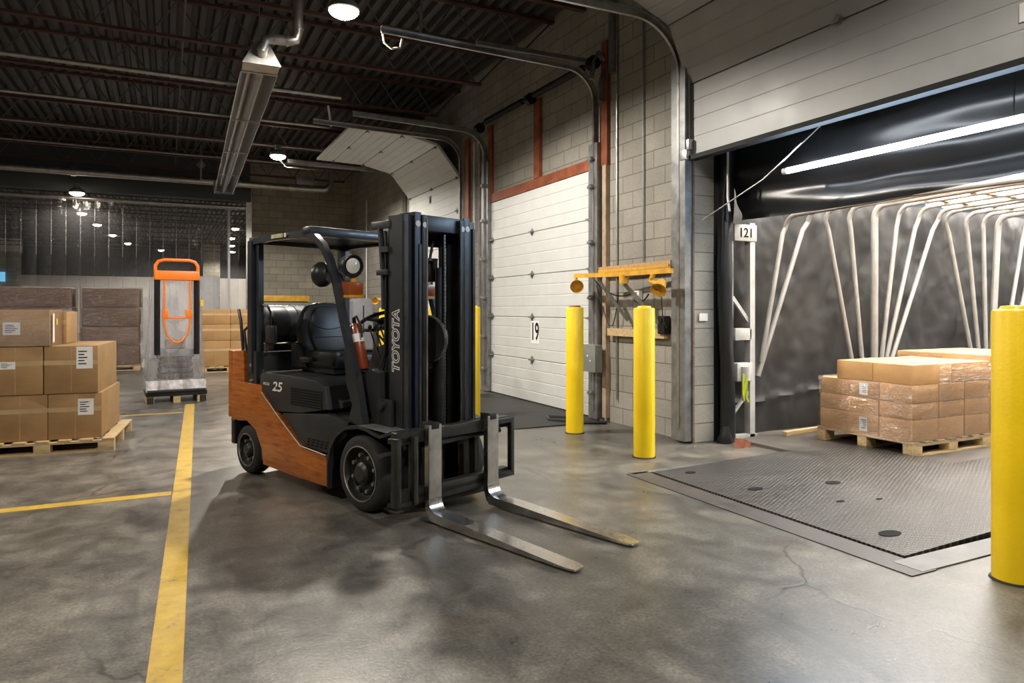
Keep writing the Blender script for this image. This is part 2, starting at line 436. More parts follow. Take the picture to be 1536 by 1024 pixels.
# corrugated roof deck, ribs along Y
mb = MB(); x = -14; prof = []
while x < 12.2:
    prof += [(x, 5.52), (x+.06, 5.52), (x+.085, 5.60), (x+.15, 5.60), (x+.175, 5.52)]; x += .19
n = len(prof)
vs = [Vector((p[0], y, p[1])) for y in (-6.2, 52) for p in prof]
mb._new(vs, [(i, i+1, n+i+1, n+i) for i in range(n-1)])
struct(mb.obj('ceiling', M['deck']))

# roof joists
WORDS = ['first','second','third','fourth','fifth','sixth','seventh','eighth','ninth','tenth','eleventh','twelfth','thirteenth','fourteenth']
def joist_mesh(x0, x1, zb=4.97, zt=5.5):
    ch = MB()
    for z in (zb, zt-.03):
        for dy in (-.035, .012): ch.box(x0 if z > zb else x0+.5, x1 if z > zb else x1-.45, dy, dy+.023, z, z+.04)
        ch.box(x0 if z > zb else x0+.5, x1 if z > zb else x1-.45, -.04, .04, z if z == zb else z+.034, (z if z == zb else z+.034)+.006)
    wb = MB(); x = x0+.5; k = 0
    while x < x1-.6:
        a = (x, 0, zb+.02 if k % 2 == 0 else zt-.03); b = (x+.33, 0, zt-.03 if k % 2 == 0 else zb+.02)
        wb.tube([a, b], .012, 5); x += .33; k += 1
    wb.tube([(x1-.5,0,zb+.02),(x1-.05,0,zt-.03)], .014, 5)
    return ch, wb
jc, jw = joist_mesh(-13.9, WX)
JY = [3.9, 5.5, 7.15, 8.7, 10.25, 12.25, 14.3, 16.2, 18.1, 19.8]
proto = thing('roof_joist', 'oxide red open-web roof joist, %s across the loading bay from the camera side' % WORDS[0], 'roof joist', (0, JY[0], 0), group='open-web roof joists over the loading bay')
jc.obj('chord', M['joist'], proto); jw.obj('web', M['joist_dark'], proto)
for i, y in enumerate(JY[1:]): dup(proto, (0, y, 0), label='oxide red open-web roof joist, %s across the loading bay from the camera side' % WORDS[i+1])
jc, jw = joist_mesh(-13.9, 12)
p2 = thing('roof_joist', 'roof joist seen through the strip curtain, %s beyond the opening' % WORDS[0], 'roof joist', (0, 23.5, 0), group='roof joists of the hall behind the strip curtain')
jc.obj('chord', M['joist_dark'], p2); jw.obj('web', M['joist_dark'], p2)
for i in range(9): dup(p2, (0, 26.2+i*2.6, 0), label='roof joist seen through the strip curtain, %s beyond the opening' % WORDS[i+1])

def pipe(name, pts, r, mat, label, cat, group=None, n=10, rings=()):
    o = Vector(pts[0]); mb = MB().tube([Vector(p)-o for p in pts], r, n)
    for a, b in rings: mb.cyl(Vector(a)-o, Vector(b)-o, r*1.25, n=n)
    ob = mb.obj(name, mat, loc=o); return tag(ob, label, cat, group)
pipe('sprinkler_pipe', [(-13,11.7,4.92),(2.6,11.7,4.92)], .035, M['galv'], 'long grey pipe hung just below the joists, nearest of the ceiling pipes', 'pipe')
pipe('sprinkler_pipe', [(-13,13.75,4.93),(4.8,13.75,4.93)], .03, M['galv'], 'slim grey pipe under the joists, second behind the heater elbow', 'pipe')
pipe('sprinkler_pipe', [(-13,15.8,4.93),(4.8,15.8,4.93)], .025, M['galv_dark'], 'thin dull pipe under the joists, third of the ceiling pipes', 'pipe')
pipe('sprinkler_pipe', [(-13,17.6,4.93),(4.6,17.6,4.93)], .025, M['galv_dark'], 'thin dull pipe under the far joists, fourth of the ceiling pipes', 'pipe')
pipe('bridging_rod', [(.2,3,5.1),(.2,20.5,5.1)], .015, M['joist_dark'], 'thin bridging rod running through the joists toward the back wall', 'rod')
pipe('exhaust_duct', [(-9,19.2,4.62),(3.5,19.2,4.62),(3.85,19.2,4.64),(3.98,19.2,4.75),(4.0,19.2,5.1)], .085, M['galv'],
     'shiny round metal duct crossing in front of the back wall with an upturned elbow', 'duct', n=16, rings=[((2.9,19.2,4.62),(3.0,19.2,4.62)),((-2,19.2,4.62),(-1.9,19.2,4.62))])
d = MB().box(-.22,.22,-.1,.1,0,.22,.01).obj('duct_box', M['galv_dark'], loc=(3.3,19.2,4.71)); tag(d, 'small grey metal box sitting on the end of the round duct', 'box')
# hanging valve pipes near ceiling centre
t = thing('valve_riser', 'dark pipe drop with valve hanging from the ceiling left of the heater', 'pipe', (.75,18.6,4.3))
MB().tube([(0,0,1.1),(0,0,.25),(.3,0,.25),(.3,0,0),(.75,0,0)], .035, 8).obj('pipe_run', M['galv_dark'], t)
MB().cyl((0,0,.55),(0,0,.68),.07).cyl((-.1,0,.62),(.1,0,.62),.02).obj('valve', M['galv_dark'], t)

# radiant tube heater
HX, HY0, HY1, HZ = .97, 8.4, 18.2, 4.28
t = thing('tube_heater', 'long galvanised radiant tube heater hanging under the roof joists', 'heater', (HX, HY0, HZ), math.radians(-1.5))
L = HY1-HY0
pr = [(-.21,-.1),(-.10,.07),(.10,.07),(.21,-.1),(.20,-.1),(.095,.06),(-.095,.06),(-.20,-.1)]
MB().prism(pr, 0, L, 'y').obj('reflector', M['galv'], t)
for a_ in (-.012, L): MB().prism([(-.205,-.1),(-.1,.065),(.1,.065),(.205,-.1)], a_, a_+.012, 'y').obj('end_cap', M['galv_dark'], t)
MB().cyl((0,.02,-.035),(0,L-.02,-.035),.05,n=16).obj('burner_tube', M['galv_dark'], t)
for k in range(5):
    y = .3+k*(L-.6)/4
    MB().tube([(0,y,.07),(0,y,.75)], .006, 5).obj('hanger', M['galv'], t); MB().box(-.2,.2,y-.01,y+.01,-.108,-.095).obj('cross_wire', M['galv'], t)
MB().prism([(-.21,-.1),(-.07,.16),(.07,.16),(.21,-.1)], -.02, .35, 'y').obj('hood', M['galv'], t)
fl = [(0,-.05,.0),(0,-.05,.17)]
MB().tube([(0,.0,.02),(0,-.06,.06),(.03,-.07,.16),(.1,-.07,.19),(.28,-.07,.19),(.36,-.07,.22),(.385,-.07,.30),(.39,-.07,.95),(.39,-.07,1.25)], .058, 16)\
  .cyl((.12,-.07,.19),(.14,-.07,.19),.064).cyl((.26,-.07,.19),(.28,-.07,.19),.064).cyl((.39,-.07,.34),(.39,-.07,.36),.064).obj('flue_elbow', M['galv'], t)

# high-bay lamps
def highbay(x, y, z, power, label, vis=True, col=(1,.92,.81), ang=164, rad=.10):
    t = thing('high_bay_lamp', label, 'ceiling lamp', (x, y, z), group='round high-bay lamps')
    MB().lathe([(0,.0),(.15,0),(.17,.02),(.15,.08),(.07,.14),(.06,.24),(0,.24)], n=24).obj('housing', M['greybox'], t)
    MB().lathe([(0,-.07),(.08,-.06),(.135,-.03),(.16,.0),(0,.0)], n=24).obj('lamp_face', M['bulb'], t)
    MB().tube([(0,0,.24),(0,0,5.5-z)], .008, 6).obj('suspension_rod', M['joist_dark'], t)
    l = bpy.data.lights.new('high_bay_light', 'SPOT'); l.energy = power; l.color = col; l.spot_size = math.radians(ang); l.spot_blend = .3
    l.shadow_soft_size = rad
    o = bpy.data.objects.new('high_bay_light', l); C.objects.link(o); o.parent = t; o.location = (0,0,-.09)
    return t
highbay(1.72, 7.6, 4.62, 1700, 'brightest round high-bay lamp glowing near the top centre of the ceiling')
highbay(2.1, 15.4, 4.62, 1500, 'round high-bay lamp glowing to the right of the tube heater')
highbay(-1.95, 19.9, 4.22, 500, 'round lamp just above the strip curtain rail at the left')
highbay(-3.6, 9.5, 4.7, 800, 'round high-bay lamp over the carton stacks at the left')
highbay(-3.0, 3.2, 4.7, 800, 'round high-bay lamp above the left aisle near the camera')
highbay(2.2, .3, 4.7, 1000, 'round high-bay lamp above the camera side of the dock')
highbay(-7.5, 14, 4.7, 900, 'round high-bay lamp over the far left of the bay')
for k, (x, y) in enumerate([(-2.85,30.7),(-2.65,34.5),(-2.35,39.0),(-1.9,43.5)]):
    highbay(x, y, 5.0, 1300, 'lamp seen through the strip curtain, %s in the left receding row' % WORDS[k])
for k, (x, y) in enumerate([(2.75,33.5),(2.95,38.0),(3.3,42.5),(3.7,47.0)]):
    highbay(x, y, 5.0, 900, 'lamp seen through the strip curtain, %s in the right receding row' % WORDS[k])
highbay(-.3, 47.5, 5.0, 200, 'small distant lamp between the two rows behind the strip curtain')

# ---------------------------------------------------------------- strip curtain
t = thing('strip_curtain', 'clear hanging PVC strip curtain across the back opening', 'curtain', (0, 20.6, 0))
MB().tube([(-9.5,0,4.2),(1.95,0,4.2)], .055, 12).obj('rail', M['galv'], t)
sm = {}
for k in range(30):
    x0 = 1.78-k*.31
    def fn(u, v, x0=x0, k=k):
        b = .03*math.sin(PI*u)+ .02*math.sin(7*v+k*1.7) + (.03 if k % 2 else 0)
        return Vector((x0-u*.33, -b, 4.17-v*4.12))
    o = MB().grid(fn, 5, 18).obj('strip', M['strip'], t)
    MB().tube([(x0,-.035 if k%2 else -.005,4.15),(x0-.003,-.03,2.75)], .005, 5).obj('strip_edge', M['pole'], o)
# roller door housing and posts
o = MB().box(-9.5,2.08,-.16,.18,0,.36,.02).obj('roller_door_housing', M['dkwall'], loc=(0,20.55,4.36)); tag(o, 'dark roller shutter housing above the strip curtain', 'shutter housing')
o = MB().box(-.05,.05,-.06,.06,0,4.7).box(.05,.09,-.08,-.02,0,4.7).obj('shutter_guide', M['galv'], loc=(2.02,20.62,0)); tag(o, 'shiny vertical steel shutter guide at the right end of the strip curtain', 'post')
o = MB().box(-.03,.03,-.03,.03,0,4.3).obj('curtain_post', M['white'], loc=(1.55,20.9,0)); tag(o, 'pale slender post just behind the last plastic strips', 'post')

# ---------------------------------------------------------------- overhead doors
def sect(mb, p0, p1, y0, y1, th=.045, ribs=4):
    """door section from p0 to p1 in XZ, inside face towards -X/down; grooved"""
    p0, p1 = Vector((p0[0], 0, p0[1])), Vector((p1[0], 0, p1[1]))
    d = (p1-p0); Ln = d.length; d.normalize(); nrm = Vector((-d.z, 0, d.x))   # points to -X when going up
    pts = []; g = .0045
    st = [0]
    pts.append((.004, -g)); pts.append((.010, 0))
    for k in range(1, ribs):
        s = Ln*k/ribs; pts += [(s-.010, 0), (s-.006, -g), (s+.006, -g), (s+.010, 0)]
    pts += [(Ln-.010, 0), (Ln-.004, -g)]
    prof = [(p0+d*s+nrm*h) for s, h in pts] + [p0+d*(Ln-.004)-nrm*th, p0+d*.004-nrm*th]
    n = len(prof)
    vs = [Vector((p.x, y, p.z)) for y in (y0, y1) for p in prof]
    mb._new(vs, [(i, (i+1) % n, n+(i+1) % n, n+i) for i in range(n)]+[tuple(range(n)), tuple(range(2*n-1, n-1, -1))])
def hinge_mb(mb, x, y, z, tilt=0):
    R = Matrix.Translation((x, y, z)) @ Matrix.Rotation(tilt, 4, 'Y') @ Matrix.Scale(1.35, 4)
    mb.prism([(-.045,0),(.0,.045),(.045,.0),(.0,-.045)], -.006, 0, 'x', M=R)
    mb.box(-.035, -.006, -.03, .03, -.008, .008, M=R)

def overhead_door(name, path, y0, y1, mat, hinges=(), ribs=4):
    e = bpy.data.objects.new(name, None); C.objects.link(e); e.location = (path[0][0], (y0+y1)/2, path[0][1]); struct(e)
    ox, oy, oz = e.location
    for i in range(len(path)-1):
        mb = MB(); sect(mb, (path[i][0]-ox, path[i][1]-oz), (path[i+1][0]-ox, path[i+1][1]-oz), y0-oy, y1-oy, ribs=ribs); mb.obj('door_section', mat, e, ang=15)
        if i > 0:
            for hy in hinges:
                d = Vector((path[i+1][0]-path[i][0], path[i+1][1]-path[i][1])); mb = MB()
                hinge_mb(mb, path[i][0]-ox-.003, hy-oy, path[i][1]-oz, math.atan2(d[0], d[1])*.6); mb.obj('hinge', M['galv_dark'], e)
    return e
# door 19, closed
DX = WX-.03
d19 = overhead_door('door_1', [(DX,.01+k*.638) for k in range(6)], 7.62, 10.76, M['door'], (7.68, 9.28, 10.7))
MB().box(-.006,-.002,-.13,.13,-.14,.20).obj('number_plate', simple('plate_white', (.85,.85,.85), .5, 0, .02), d19, loc=(-.0,.0,1.02))
text('19', .36, M['ink'], d19, (-.008, .0, 1.05), (PI/2, 0, -PI/2), 'number', .001, .006, sx=.72)
MB().box(-.02,-.0,-1.57,1.57,-.015,.015).obj('bottom_seal', M['seam'], d19, loc=(0,0,.0))
# door 18, half raised: horizontal, curved, vertical part
p18 = [(DX,1.35),(DX,1.98),(DX,2.62),(DX,3.26),(DX-.01,3.88),(4.48,4.42),(3.84,4.56),(3.2,4.58),(2.86,4.58)]
d18 = overhead_door('door_2', p18, 12.2, 15.2, M['door'], (12.3, 13.7, 15.1))
text('18', .22, M['ink'], d18, (-.012, .1, 2.32), (PI/2, 0, -PI/2), 'number', .001, .004, sx=.7)
# door 21, raised
p21 = [(4.92,3.0),(4.92,3.755),(4.66,4.34),(4.12,4.55),(3.4,4.58),(2.7,4.60)]
d21 = overhead_door('door_3', p21, 1.72, 5.78, M['door_grey'], (3.95,), ribs=4)
MB().box(-.05,.055,-2.03,2.03,-.045,.0).obj('bottom_seal', M['seam'], d21)
m = MB().box(-.07,-.006,-.035,.035,.0,.11,.008).box(-.09,-.01,-.02,.08,-.1,.0,.006).cyl((-.06,.06,-.02),(-.06,.11,-.02),.022)
m.obj('bottom_bracket', M['galv'], d21, loc=(0,1.98,.06))
MB().box(-.012,-.002,-.03,.03,-.75,.75).obj('end_stile', M['door_grey'], d21, loc=(-.03,2.0,.75))
MB().box(-.012,-.004,-.3,.3,-.05,.05).obj('sticker', M['white'], d21, loc=(-.0,-1.25,.3)).scale = (1,.3,1.2)

def track(y, path, side, label, mat='galv', w=.055):
    """C-channel track: swept rectangular web plus rolled lips"""
    o = Vector((path[0][0], y, path[0][1]))
    P = [Vector((x, y, z))-o for x, z in path]
    mb = MB().tube(P, 0, sq=(.006, w), up=(0,1,0)) if False else MB()
    mb.tube(P, 0, sq=(w, .008), up=(0,1,0))
    n = len(P)
    for sgn in (-1, 1):
        Q = []
        for i, p in enumerate(P):
            d = (P[min(i+1, n-1)]-P[max(i-1, 0)]).normalized(); nn = Vector((-d.z, 0, d.x))
            Q.append(p+nn*sgn*w/2+Vector((0, side*.016, 0)))
        mb.tube(Q, 0, sq=(.008,.034), up=(0,1,0))
    ob = mb.obj('door_track', M[mat], loc=o)
    return tag(ob, label, 'door track')
def trk_path(x, zr, r, xend):
    return [(x, .12), (x, 1.5), (x, zr-r)] + [(x-r+r*math.cos(a), zr-r+r*math.sin(a)) for a in [math.radians(k) for k in range(9, 91, 9)]] + [(xend, zr+.04)]
track(7.5, trk_path(4.87, 4.42, .42, 2.1), -1, 'grey steel track curving from the right jamb of door 19 to the ceiling', w=.07)
track(10.88, trk_path(4.87, 4.42, .42, 2.6), 1, 'grey steel track at the left jamb of door 19', 'galv_dark', w=.07)
track(12.0, trk_path(4.87, 4.52, .42, 2.2), -1, 'grey steel track on the right edge of the half-raised door 18', w=.07)
track(15.45, trk_path(4.87, 4.52, .42, 2.3), 1, 'grey steel track on the far left edge of the half-raised door 18', w=.07)
track(5.86, [(4.88,.15),(4.88,1.8),(4.88,3.3)]+[(4.88-.6+.6*math.cos(math.radians(a)), 3.85+.58*math.sin(math.radians(a))) for a in range(0, 91, 9)]+[(3.2,4.42),(1.5,4.5)], -1,
      'grey steel track beside the raised door of the open dock', w=.085)
# track hangers
def bar(name, a, b, w, h, mat, label, cat, up=(0,0,1), group=None):
    o = Vector(a); ob = MB().tube([Vector((0,0,0)), Vector(b)-o], 0, sq=(w, h), up=up).obj(name, mat, loc=o); return tag(ob, label, cat, group)
bar('track_hanger', (2.55,7.5,4.46), (2.58,7.5,4.97), .035, .004, M['galv'], 'perforated hanger strap at the free end of the near door track', 'strap', (0,1,0))
bar('track_hanger', (2.5,12.0,4.5), (2.45,12.0,4.85), .035, .004, M['white'], 'short pale hanger strap on the door 18 track end', 'strap', (0,1,0))
o = MB().tube([(0,0,0),(.02,0,-.1),(.1,0,-.15),(.2,0,-.12),(.22,0,-.02)], .012, 6).obj('cord_loop', M['hemp'], loc=(2.12,7.5,4.42)); tag(o, 'looped pale cord hanging from the free end of the near door track', 'cord')
bar('support_angle', (3.2,7.42,4.47), (4.9,7.42,4.50), .05, .05, M['galv_dark'], 'horizontal angle bar bracing the door 19 track to the wall', 'bar')
pipe('door_rail', [(2.9,15.6,4.45),(2.3,15.6,4.45),(2.15,15.6,4.6),(2.2,15.6,4.9)], .014, M['galv_dark'], 'pale bent rod at the far end of the door 18 tracks', 'rod')

# jambs / steel framing of door 19
def bx(name, x0, x1, y0, y1, z0, z1, mat, label, cat, bev=0, group=None):
    o = Vector(((x0+x1)/2, (y0+y1)/2, z0))
    ob = MB().box(x0-o.x, x1-o.x, y0-o.y, y1-o.y, 0, z1-z0, bev).obj(name, mat, loc=o)
    return tag(ob, label, cat, group)
def sbox(name, x0, x1, y0, y1, z0, z1, mat):
    return struct(MB().box(x0,x1,y0,y1,z0,z1).obj(name, mat))
sbox('trim_6', 4.905, 4.948, 7.4, 10.95, 3.20, 3.34, M['rust'])
sbox('trim_7', 4.895, 4.948, 9.02, 9.2, 3.34, 4.5, M['rust'])
sbox('trim_8', 4.9, 4.948, 7.27, 7.4, 3.2, 4.75, M['rust'])
sbox('trim_9', 4.9, 4.948, 10.72, 10.86, 3.34, 4.5, M['rust'])
sbox('trim_10', 4.9, 4.948, 11.72, 11.9, 0, 4.5, M['rust'])
sbox('trim_11', 4.89, 4.948, 7.28, 7.36, .05, 3.2, simple('pale_tan_jamb', (.38,.29,.21), .7, 0, .25))
sbox('trim_12', 4.84, 4.948, 7.40, 7.60, .02, 3.5, M['galv_dark'])
sbox('trim_13', 4.86, 4.948, 10.78, 11.05, .02, 3.9, M['galv_dark'])
sbox('trim_14', 4.84, 4.948, 5.74, 5.96, .02, 4.2, M['galv_dark'])
sbox('trim_15', 4.93, 4.955, 5.725, 5.755, 0, 3.3, simple('brown_edge', (.15,.105,.085), .5, .1, .3))
sbox('trim_16', 4.87, 4.948, 15.5, 15.62, 0, 4.2, M['rust'])
sbox('trim_17', 4.86, 4.948, 7.12, 7.18, 4.3, 5.5, M['galv'])
# roller brackets on tracks
mb0 = None; k = 0
for (y, zs, nm) in ((7.5, (.35,.9,1.55,2.25,2.95,3.3), 'door 19 right jamb'), (10.88, (.4,.95,1.6,2.25,2.9,3.5), 'door 19 left jamb')):
    for z in zs:
        if mb0 is None:
            mb0 = MB().box(-.05,.03,-.02,.02,-.03,.03,.005).cyl((-.03,-.05,0),(-.03,.05,0),.02,n=10).obj('track_bracket', M['galv_dark'])
            o = mb0
        else: o = mb0.copy(); C.objects.link(o)
        o.location = (4.83, y, z)
        tag(o, 'small track bracket on the %s, %s from the floor' % (nm, WORDS[zs.index(z)]), 'bracket', 'brackets on the %s' % nm)
# torsion shaft
t = thing('torsion_shaft', 'dark torsion spring shaft above door 19', 'shaft', (4.76, 7.3, 4.47))
MB().cyl((0,0,0),(0,3.75,.06),.02,n=10).obj('shaft', M['blackm'], t)
MB().lathe([(.042 + (.006 if i % 2 else 0), .3+i*.012) for i in range(110)], axis=(0,1,.016), n=12).obj('spring', M['blackm'], t)
MB().lathe([(.042 + (.006 if i % 2 else 0), 2.0+i*.012) for i in range(110)], axis=(0,1,.016), n=12).obj('spring', M['blackm'], t)
for y in (.08, 1.75, 3.6): MB().cyl((0,y-.05,0),(0,y+.05,0),.085,n=20).obj('cable_drum' if y != 1.75 else 'centre_bracket', M['blackm'], t)
o = MB().prism([(-.12,0),(0,.0),(0,.55),(-.12,.2)], -.02, .02,'y').tube([(-.02,0,.52),(-.12,0,.6),(-.2,0,.45),(-.22,0,.25)],.03,8).obj('end_bearing_plate', M['galv_dark'], loc=(4.94,7.34,4.0)); tag(o, 'steel end plate holding the right end of the torsion shaft', 'bracket')

# conduits
pipe('conduit', [(4.93,7.1,.3),(4.93,7.1,5.5)], .012, M['galv'], 'thin vertical conduit just right of the door 19 jamb', 'conduit')
pipe('conduit', [(4.93,6.57,1.95),(4.93,6.57,5.5)], .01, M['galv_dark'], 'thin vertical conduit above the yellow dock light arms', 'conduit')
pipe('conduit', [(4.92,11.25,.3),(4.92,11.25,4.1),(4.88,11.22,4.3),(4.8,11.0,4.42)], .025, M['galv'], 'grey conduit between door 19 and door 18 with a bend at the top', 'conduit')
pipe('conduit', [(4.92,11.5,.3),(4.92,11.5,4.4)], .014, M['white'], 'thin pale conduit between door 19 and door 18', 'conduit')
pipe('conduit', [(4.92,19.0,.1),(4.92,19.0,4.4)], .018, M['white'], 'pale vertical conduit near the far corner of the block wall', 'conduit')
pipe('hose', [(4.9,5.99,.25),(4.9,6.0,1.2),(4.9,5.98,2.2),(4.9,5.98,3.4)], .012, M['galv'], 'thin blue-grey cable running down beside the open dock track', 'cable')
# grey control box
t = thing('control_box', 'grey electrical control box fixed on the right track of door 19', 'electrical box', (4.8,7.42,.62))
MB().box(-.07,.04,-.14,.14,0,.34,.01).obj('enclosure', M['greybox'], t)
MB().cyl((-.075,.03,.2),(-.07,.03,.2),.012).box(-.08,-.07,-.05,-.03,.13,.15).obj('latch', M['white'], t)
o = MB().tube([(0,0,.02),(-.3,.25,.02),(-.4,.0,.02),(-.15,-.35,.02),(.1,-.5,.02),(.2,-.2,.02)], .02, 8).obj('rubber_hose', M['cord'], loc=(4.7,7.65,0)); tag(o, 'black rubber hose coiled on the floor under door 19 jamb', 'hose')

# ---------------------------------------------------------------- dock light arms
def lamp_head(e, x, y, z, d):
    o = MB().lathe([(0,-.07),(.04,-.07),(.055,-.03),(.06,.03),(.085,.09),(.08,.09),(.05,.03),(0,.02)], (x,y,z), d, 20).obj('lamp_head', M['yell2'], e)
    return o
t = thing('dock_light', 'yellow swing-arm dock lights mounted between door 19 and the open dock', 'dock light', (4.9, 6.5, 1.25))
ox, oy, oz = 4.9, 6.5, 1.25
MB().tube([(-.32,1.0,.57),(-.30,.2,.55),(-.3,-.85,.545)], 0, sq=(.035,.05)).obj('arm', M['yell2'], t)
MB().tube([(-.26,.55,.60),(-.16,-.3,.61),(-.1,-.55,.62)], 0, sq=(.03,.035)).obj('arm', M['yell2'], t)
MB().cyl((-.29,.0,.44),(-.29,.0,.54),.055).obj('pivot', M['yell2'], t)
MB().cyl((-.32,.98,.47),(-.32,.98,.56),.02).obj('neck', M['yell2'], t); lamp_head(t, -.33, .95, .46, (-.35,-.65,-.25))
MB().tube([(-.3,-.55,.53),(-.31,-.5,.45),(-.3,-.6,.42),(-.3,-.68,.38)], .028, 8).obj('neck', M['yell2'], t); lamp_head(t, -.30, -.66, .40, (-.5,-.35,-.45))
MB().tube([(-.27,.02,.44),(-.03,-.36,-.05)], 0, sq=(.05,.012), up=(1,0,0)).obj('arm_bar', M['galv_dark'], t)
MB().tube([(-.27,.55,.5),(-.02,.3,.02)], 0, sq=(.05,.012), up=(1,0,0)).obj('arm_bar', M['galv_dark'], t)  # flat grey bar modelled in place of the arm's cast shadow
MB().box(-.06,.03,-.42,-.30,-.12,.08,.012).cyl((-.07,-.36,.03),(-.05,-.36,.03),.03).obj('base_bracket', M['blackm'], t)
bx('mounting_board', 4.86, 4.945, 6.0, 7.4, 1.83, 1.93, M['wood2'], 'upper wooden board on the block wall behind the dock light arms', 'board')
bx('mounting_board', 4.87, 4.945, 6.12, 7.22, 1.08, 1.17, M['wood'], 'lower wooden board on the block wall behind the bollard', 'board')
t = thing('wall_outlet', 'small white outlet box on the block wall below the yellow arms', 'outlet', (4.93,6.67,1.56))
MB().box(-.03,.02,-.055,.055,-.05,.06,.006).obj('cover_plate', M['white'], t)
MB().cyl((-.034,.0,.025),(-.03,.0,.025),.018).cyl((-.034,.0,-.02),(-.03,.0,-.02),.018).obj('socket', M['greybox'], t)
def sag(a, b, s, n=10):
    a, b = Vector(a), Vector(b); return [a.lerp(b, i/n)-Vector((0,0,s*4*(i/n)*(1-i/n))) for i in range(n+1)]
pipe('cable', sag((4.7,7.3,1.8),(4.9,6.7,1.6),.12)+sag((4.9,6.7,1.5),(4.8,6.3,1.57),.05), .008, M['cord'], 'sagging black cable between the dock light arm and the outlet', 'cable')
pipe('cable', sag((4.8,7.35,1.7),(4.85,7.15,1.2),.03)+sag((4.85,7.1,1.2),(4.85,6.95,1.6),.1), .006, M['cord'], 'loose black wires hanging at the left of the lower board', 'cable')
pipe('cable', [(4.8,6.1,1.75),(4.82,6.08,1.3),(4.85,6.05,1.2)], .006, M['cord'], 'thin wire hanging from the right dock lamp', 'cable')
# second, distant dock light
t = thing('dock_light', 'distant yellow dock light seen behind the forklift steering wheel', 'dock light', (4.85,15.9,1.6))
MB().tube([(0,0,0),(-.5,.3,.06)],0,sq=(.04,.05)).obj('arm', M['yell2'], t); lamp_head(t, -.45,.25,.02,(-.4,-.8,-.2)); MB().tube([(-.1,0,0),(-.25,.1,-.25)],.02,6).obj('arm_bar', M['blackm'], t)

# ---------------------------------------------------------------- bollards
def bollard(x, y, h, r, label):
    t = thing('bollard', label, 'bollard', (x, y, 0), group='yellow safety bollards')
    MB().lathe([(r,0),(r,h-.012),(r-.004,h-.004),(r-.014,h),(0,h)], n=40).obj('sleeve', M['yellow'], t)
    MB().lathe([(r-.03,0),(r*.6,.018),(0,.022)], (0,0,h), n=24).obj('cap', M['rust'] if 'cap' in label else M['yellow'], t)
    MB().lathe([(r+.012,0),(r+.008,.008),(r,.010)], n=40).obj('base_ring', M['seam'], t)
bollard(4.16, 6.82, 1.425, .1, 'yellow bollard with a rusty cap in front of door 19')
bollard(4.07, 5.41, 1.415, .1, 'yellow bollard standing between door 19 and the open dock')
bollard(3.94, 2.10, 1.40, .102, 'yellow bollard at the right edge, beside the leveller plate')
bollard(3.45, 8.12, 1.43, .1, 'yellow bollard half hidden behind the forklift mast')
bollard(4.1, 11.3, 1.43, .1, 'yellow bollard glimpsed through the gap of the forklift mast')
bollard(4.1, 14.4, 1.43, .1, 'yellow bollard farthest back, behind the forklift steering wheel')

# ---------------------------------------------------------------- levellers
t = thing('dock_leveler', 'diamond tread steel dock leveller plate in front of the open dock', 'dock leveller', (PX0, 3.7, 0))
MB().prism([(.03,-.02),(.03,.012),(1.5,.052),(1.75,.045),(1.75,.025),(1.5,.02)], -1.14, 1.13, 'y').obj('deck_plate', M['tread'], t)
MB().prism([(1.52,.047),(2.5,.05),(2.5,.035),(1.52,.032)], -1.05, 1.05, 'y').obj('lip', M['tread'], t)
for (x, y, rx, ry) in ((.28,.95,.05,.035),(.36,.30,.07,.04),(1.0,.12,.07,.045),(.30,-.86,.085,.05),(.62,-.25,.04,.02),(.9,-.35,.03,.016)):
    z = .012+(x-.03)*.04/1.47+.0025
    m = MB(); m.prism([(x+rx*math.cos(a*PI/9), y+ry*math.sin(a*PI/9)) for a in range(18)], z-.002, z, 'z'); m.obj('lifting_hole', M['ink'], t)
MB().box(.03,1.6,-1.165,-1.145,-.2,.0).obj('side_skirt', M['blackm'], t)
for nm, x0, x1, y0, y1, mt in (('trim_18', 3.50, PX0+.005, 2.36, 4.9, 'curb'), ('trim_19', PX0-.1, 5.3, 2.37, PY0+.02, 'mortarwhite'), ('trim_20', 3.55, 5.0, PY1-.01, 4.93, 'galv_dark')):
    sbox(nm, x0, x1, y0, y1, -.01, .006 if nm != 'trim_19' else .008, M[mt])
t = thing('dock_mat', 'flat black rubber mat on the floor before door 19', 'mat', (4.2, 8.9, 0))
MB().box(-.58,.72,-1.6,1.7,0,.012,.004).obj('sheet', M['mat'], t)

# ---------------------------------------------------------------- open dock: seals, head curtain, tube lamp
def fold(p, s=1.0, o=0): return mnoise.noise(Vector(p)*s+Vector((o,o,o)))
def headfn(u, v):
    y = 5.66-u*3.9; z = 3.34-v*(.98)
    sagz = .10*math.sin(PI*u)*0 - .03*math.sin(PI*min(1,u*1.3))
    b = .05*math.sin(v*9+u*2.0)+.035*math.sin(v*21-u*5)*v+.04*fold((y*1.5,z*4,0))
    return Vector((.28+b+.08*v, y-3.7, z+sagz*v-3.34))
o = MB().grid(headfn, 60, 40).obj('head_curtain', M['seal'], loc=(5.12,3.7,3.34)); tag(o, 'large glossy black vinyl head curtain sagging across the top of the open dock', 'curtain')
o['label'] = 'large glossy black vinyl head curtain across the top of the open dock'
def sidefn(u, v):
    z = v*3.3; b = .035*math.sin(z*2.1+1)+.03*fold((u*2,z*3,5))
    ang = u*2*PI
    return Vector((.085*math.cos(ang)*(1+.2*b)+b*.6, .075*math.sin(ang)+.015*math.sin(z*5)*fold((ang,z,2)), z))
o = MB().grid(sidefn, 20, 50).obj('side_seal', M['seal'], loc=(5.315,5.645,0.0)); tag(o, 'creased black vinyl side seal hanging at the left jamb of the open dock', 'dock seal')
def sidefn2(u, v): 
    q = sidefn(u, v); return q
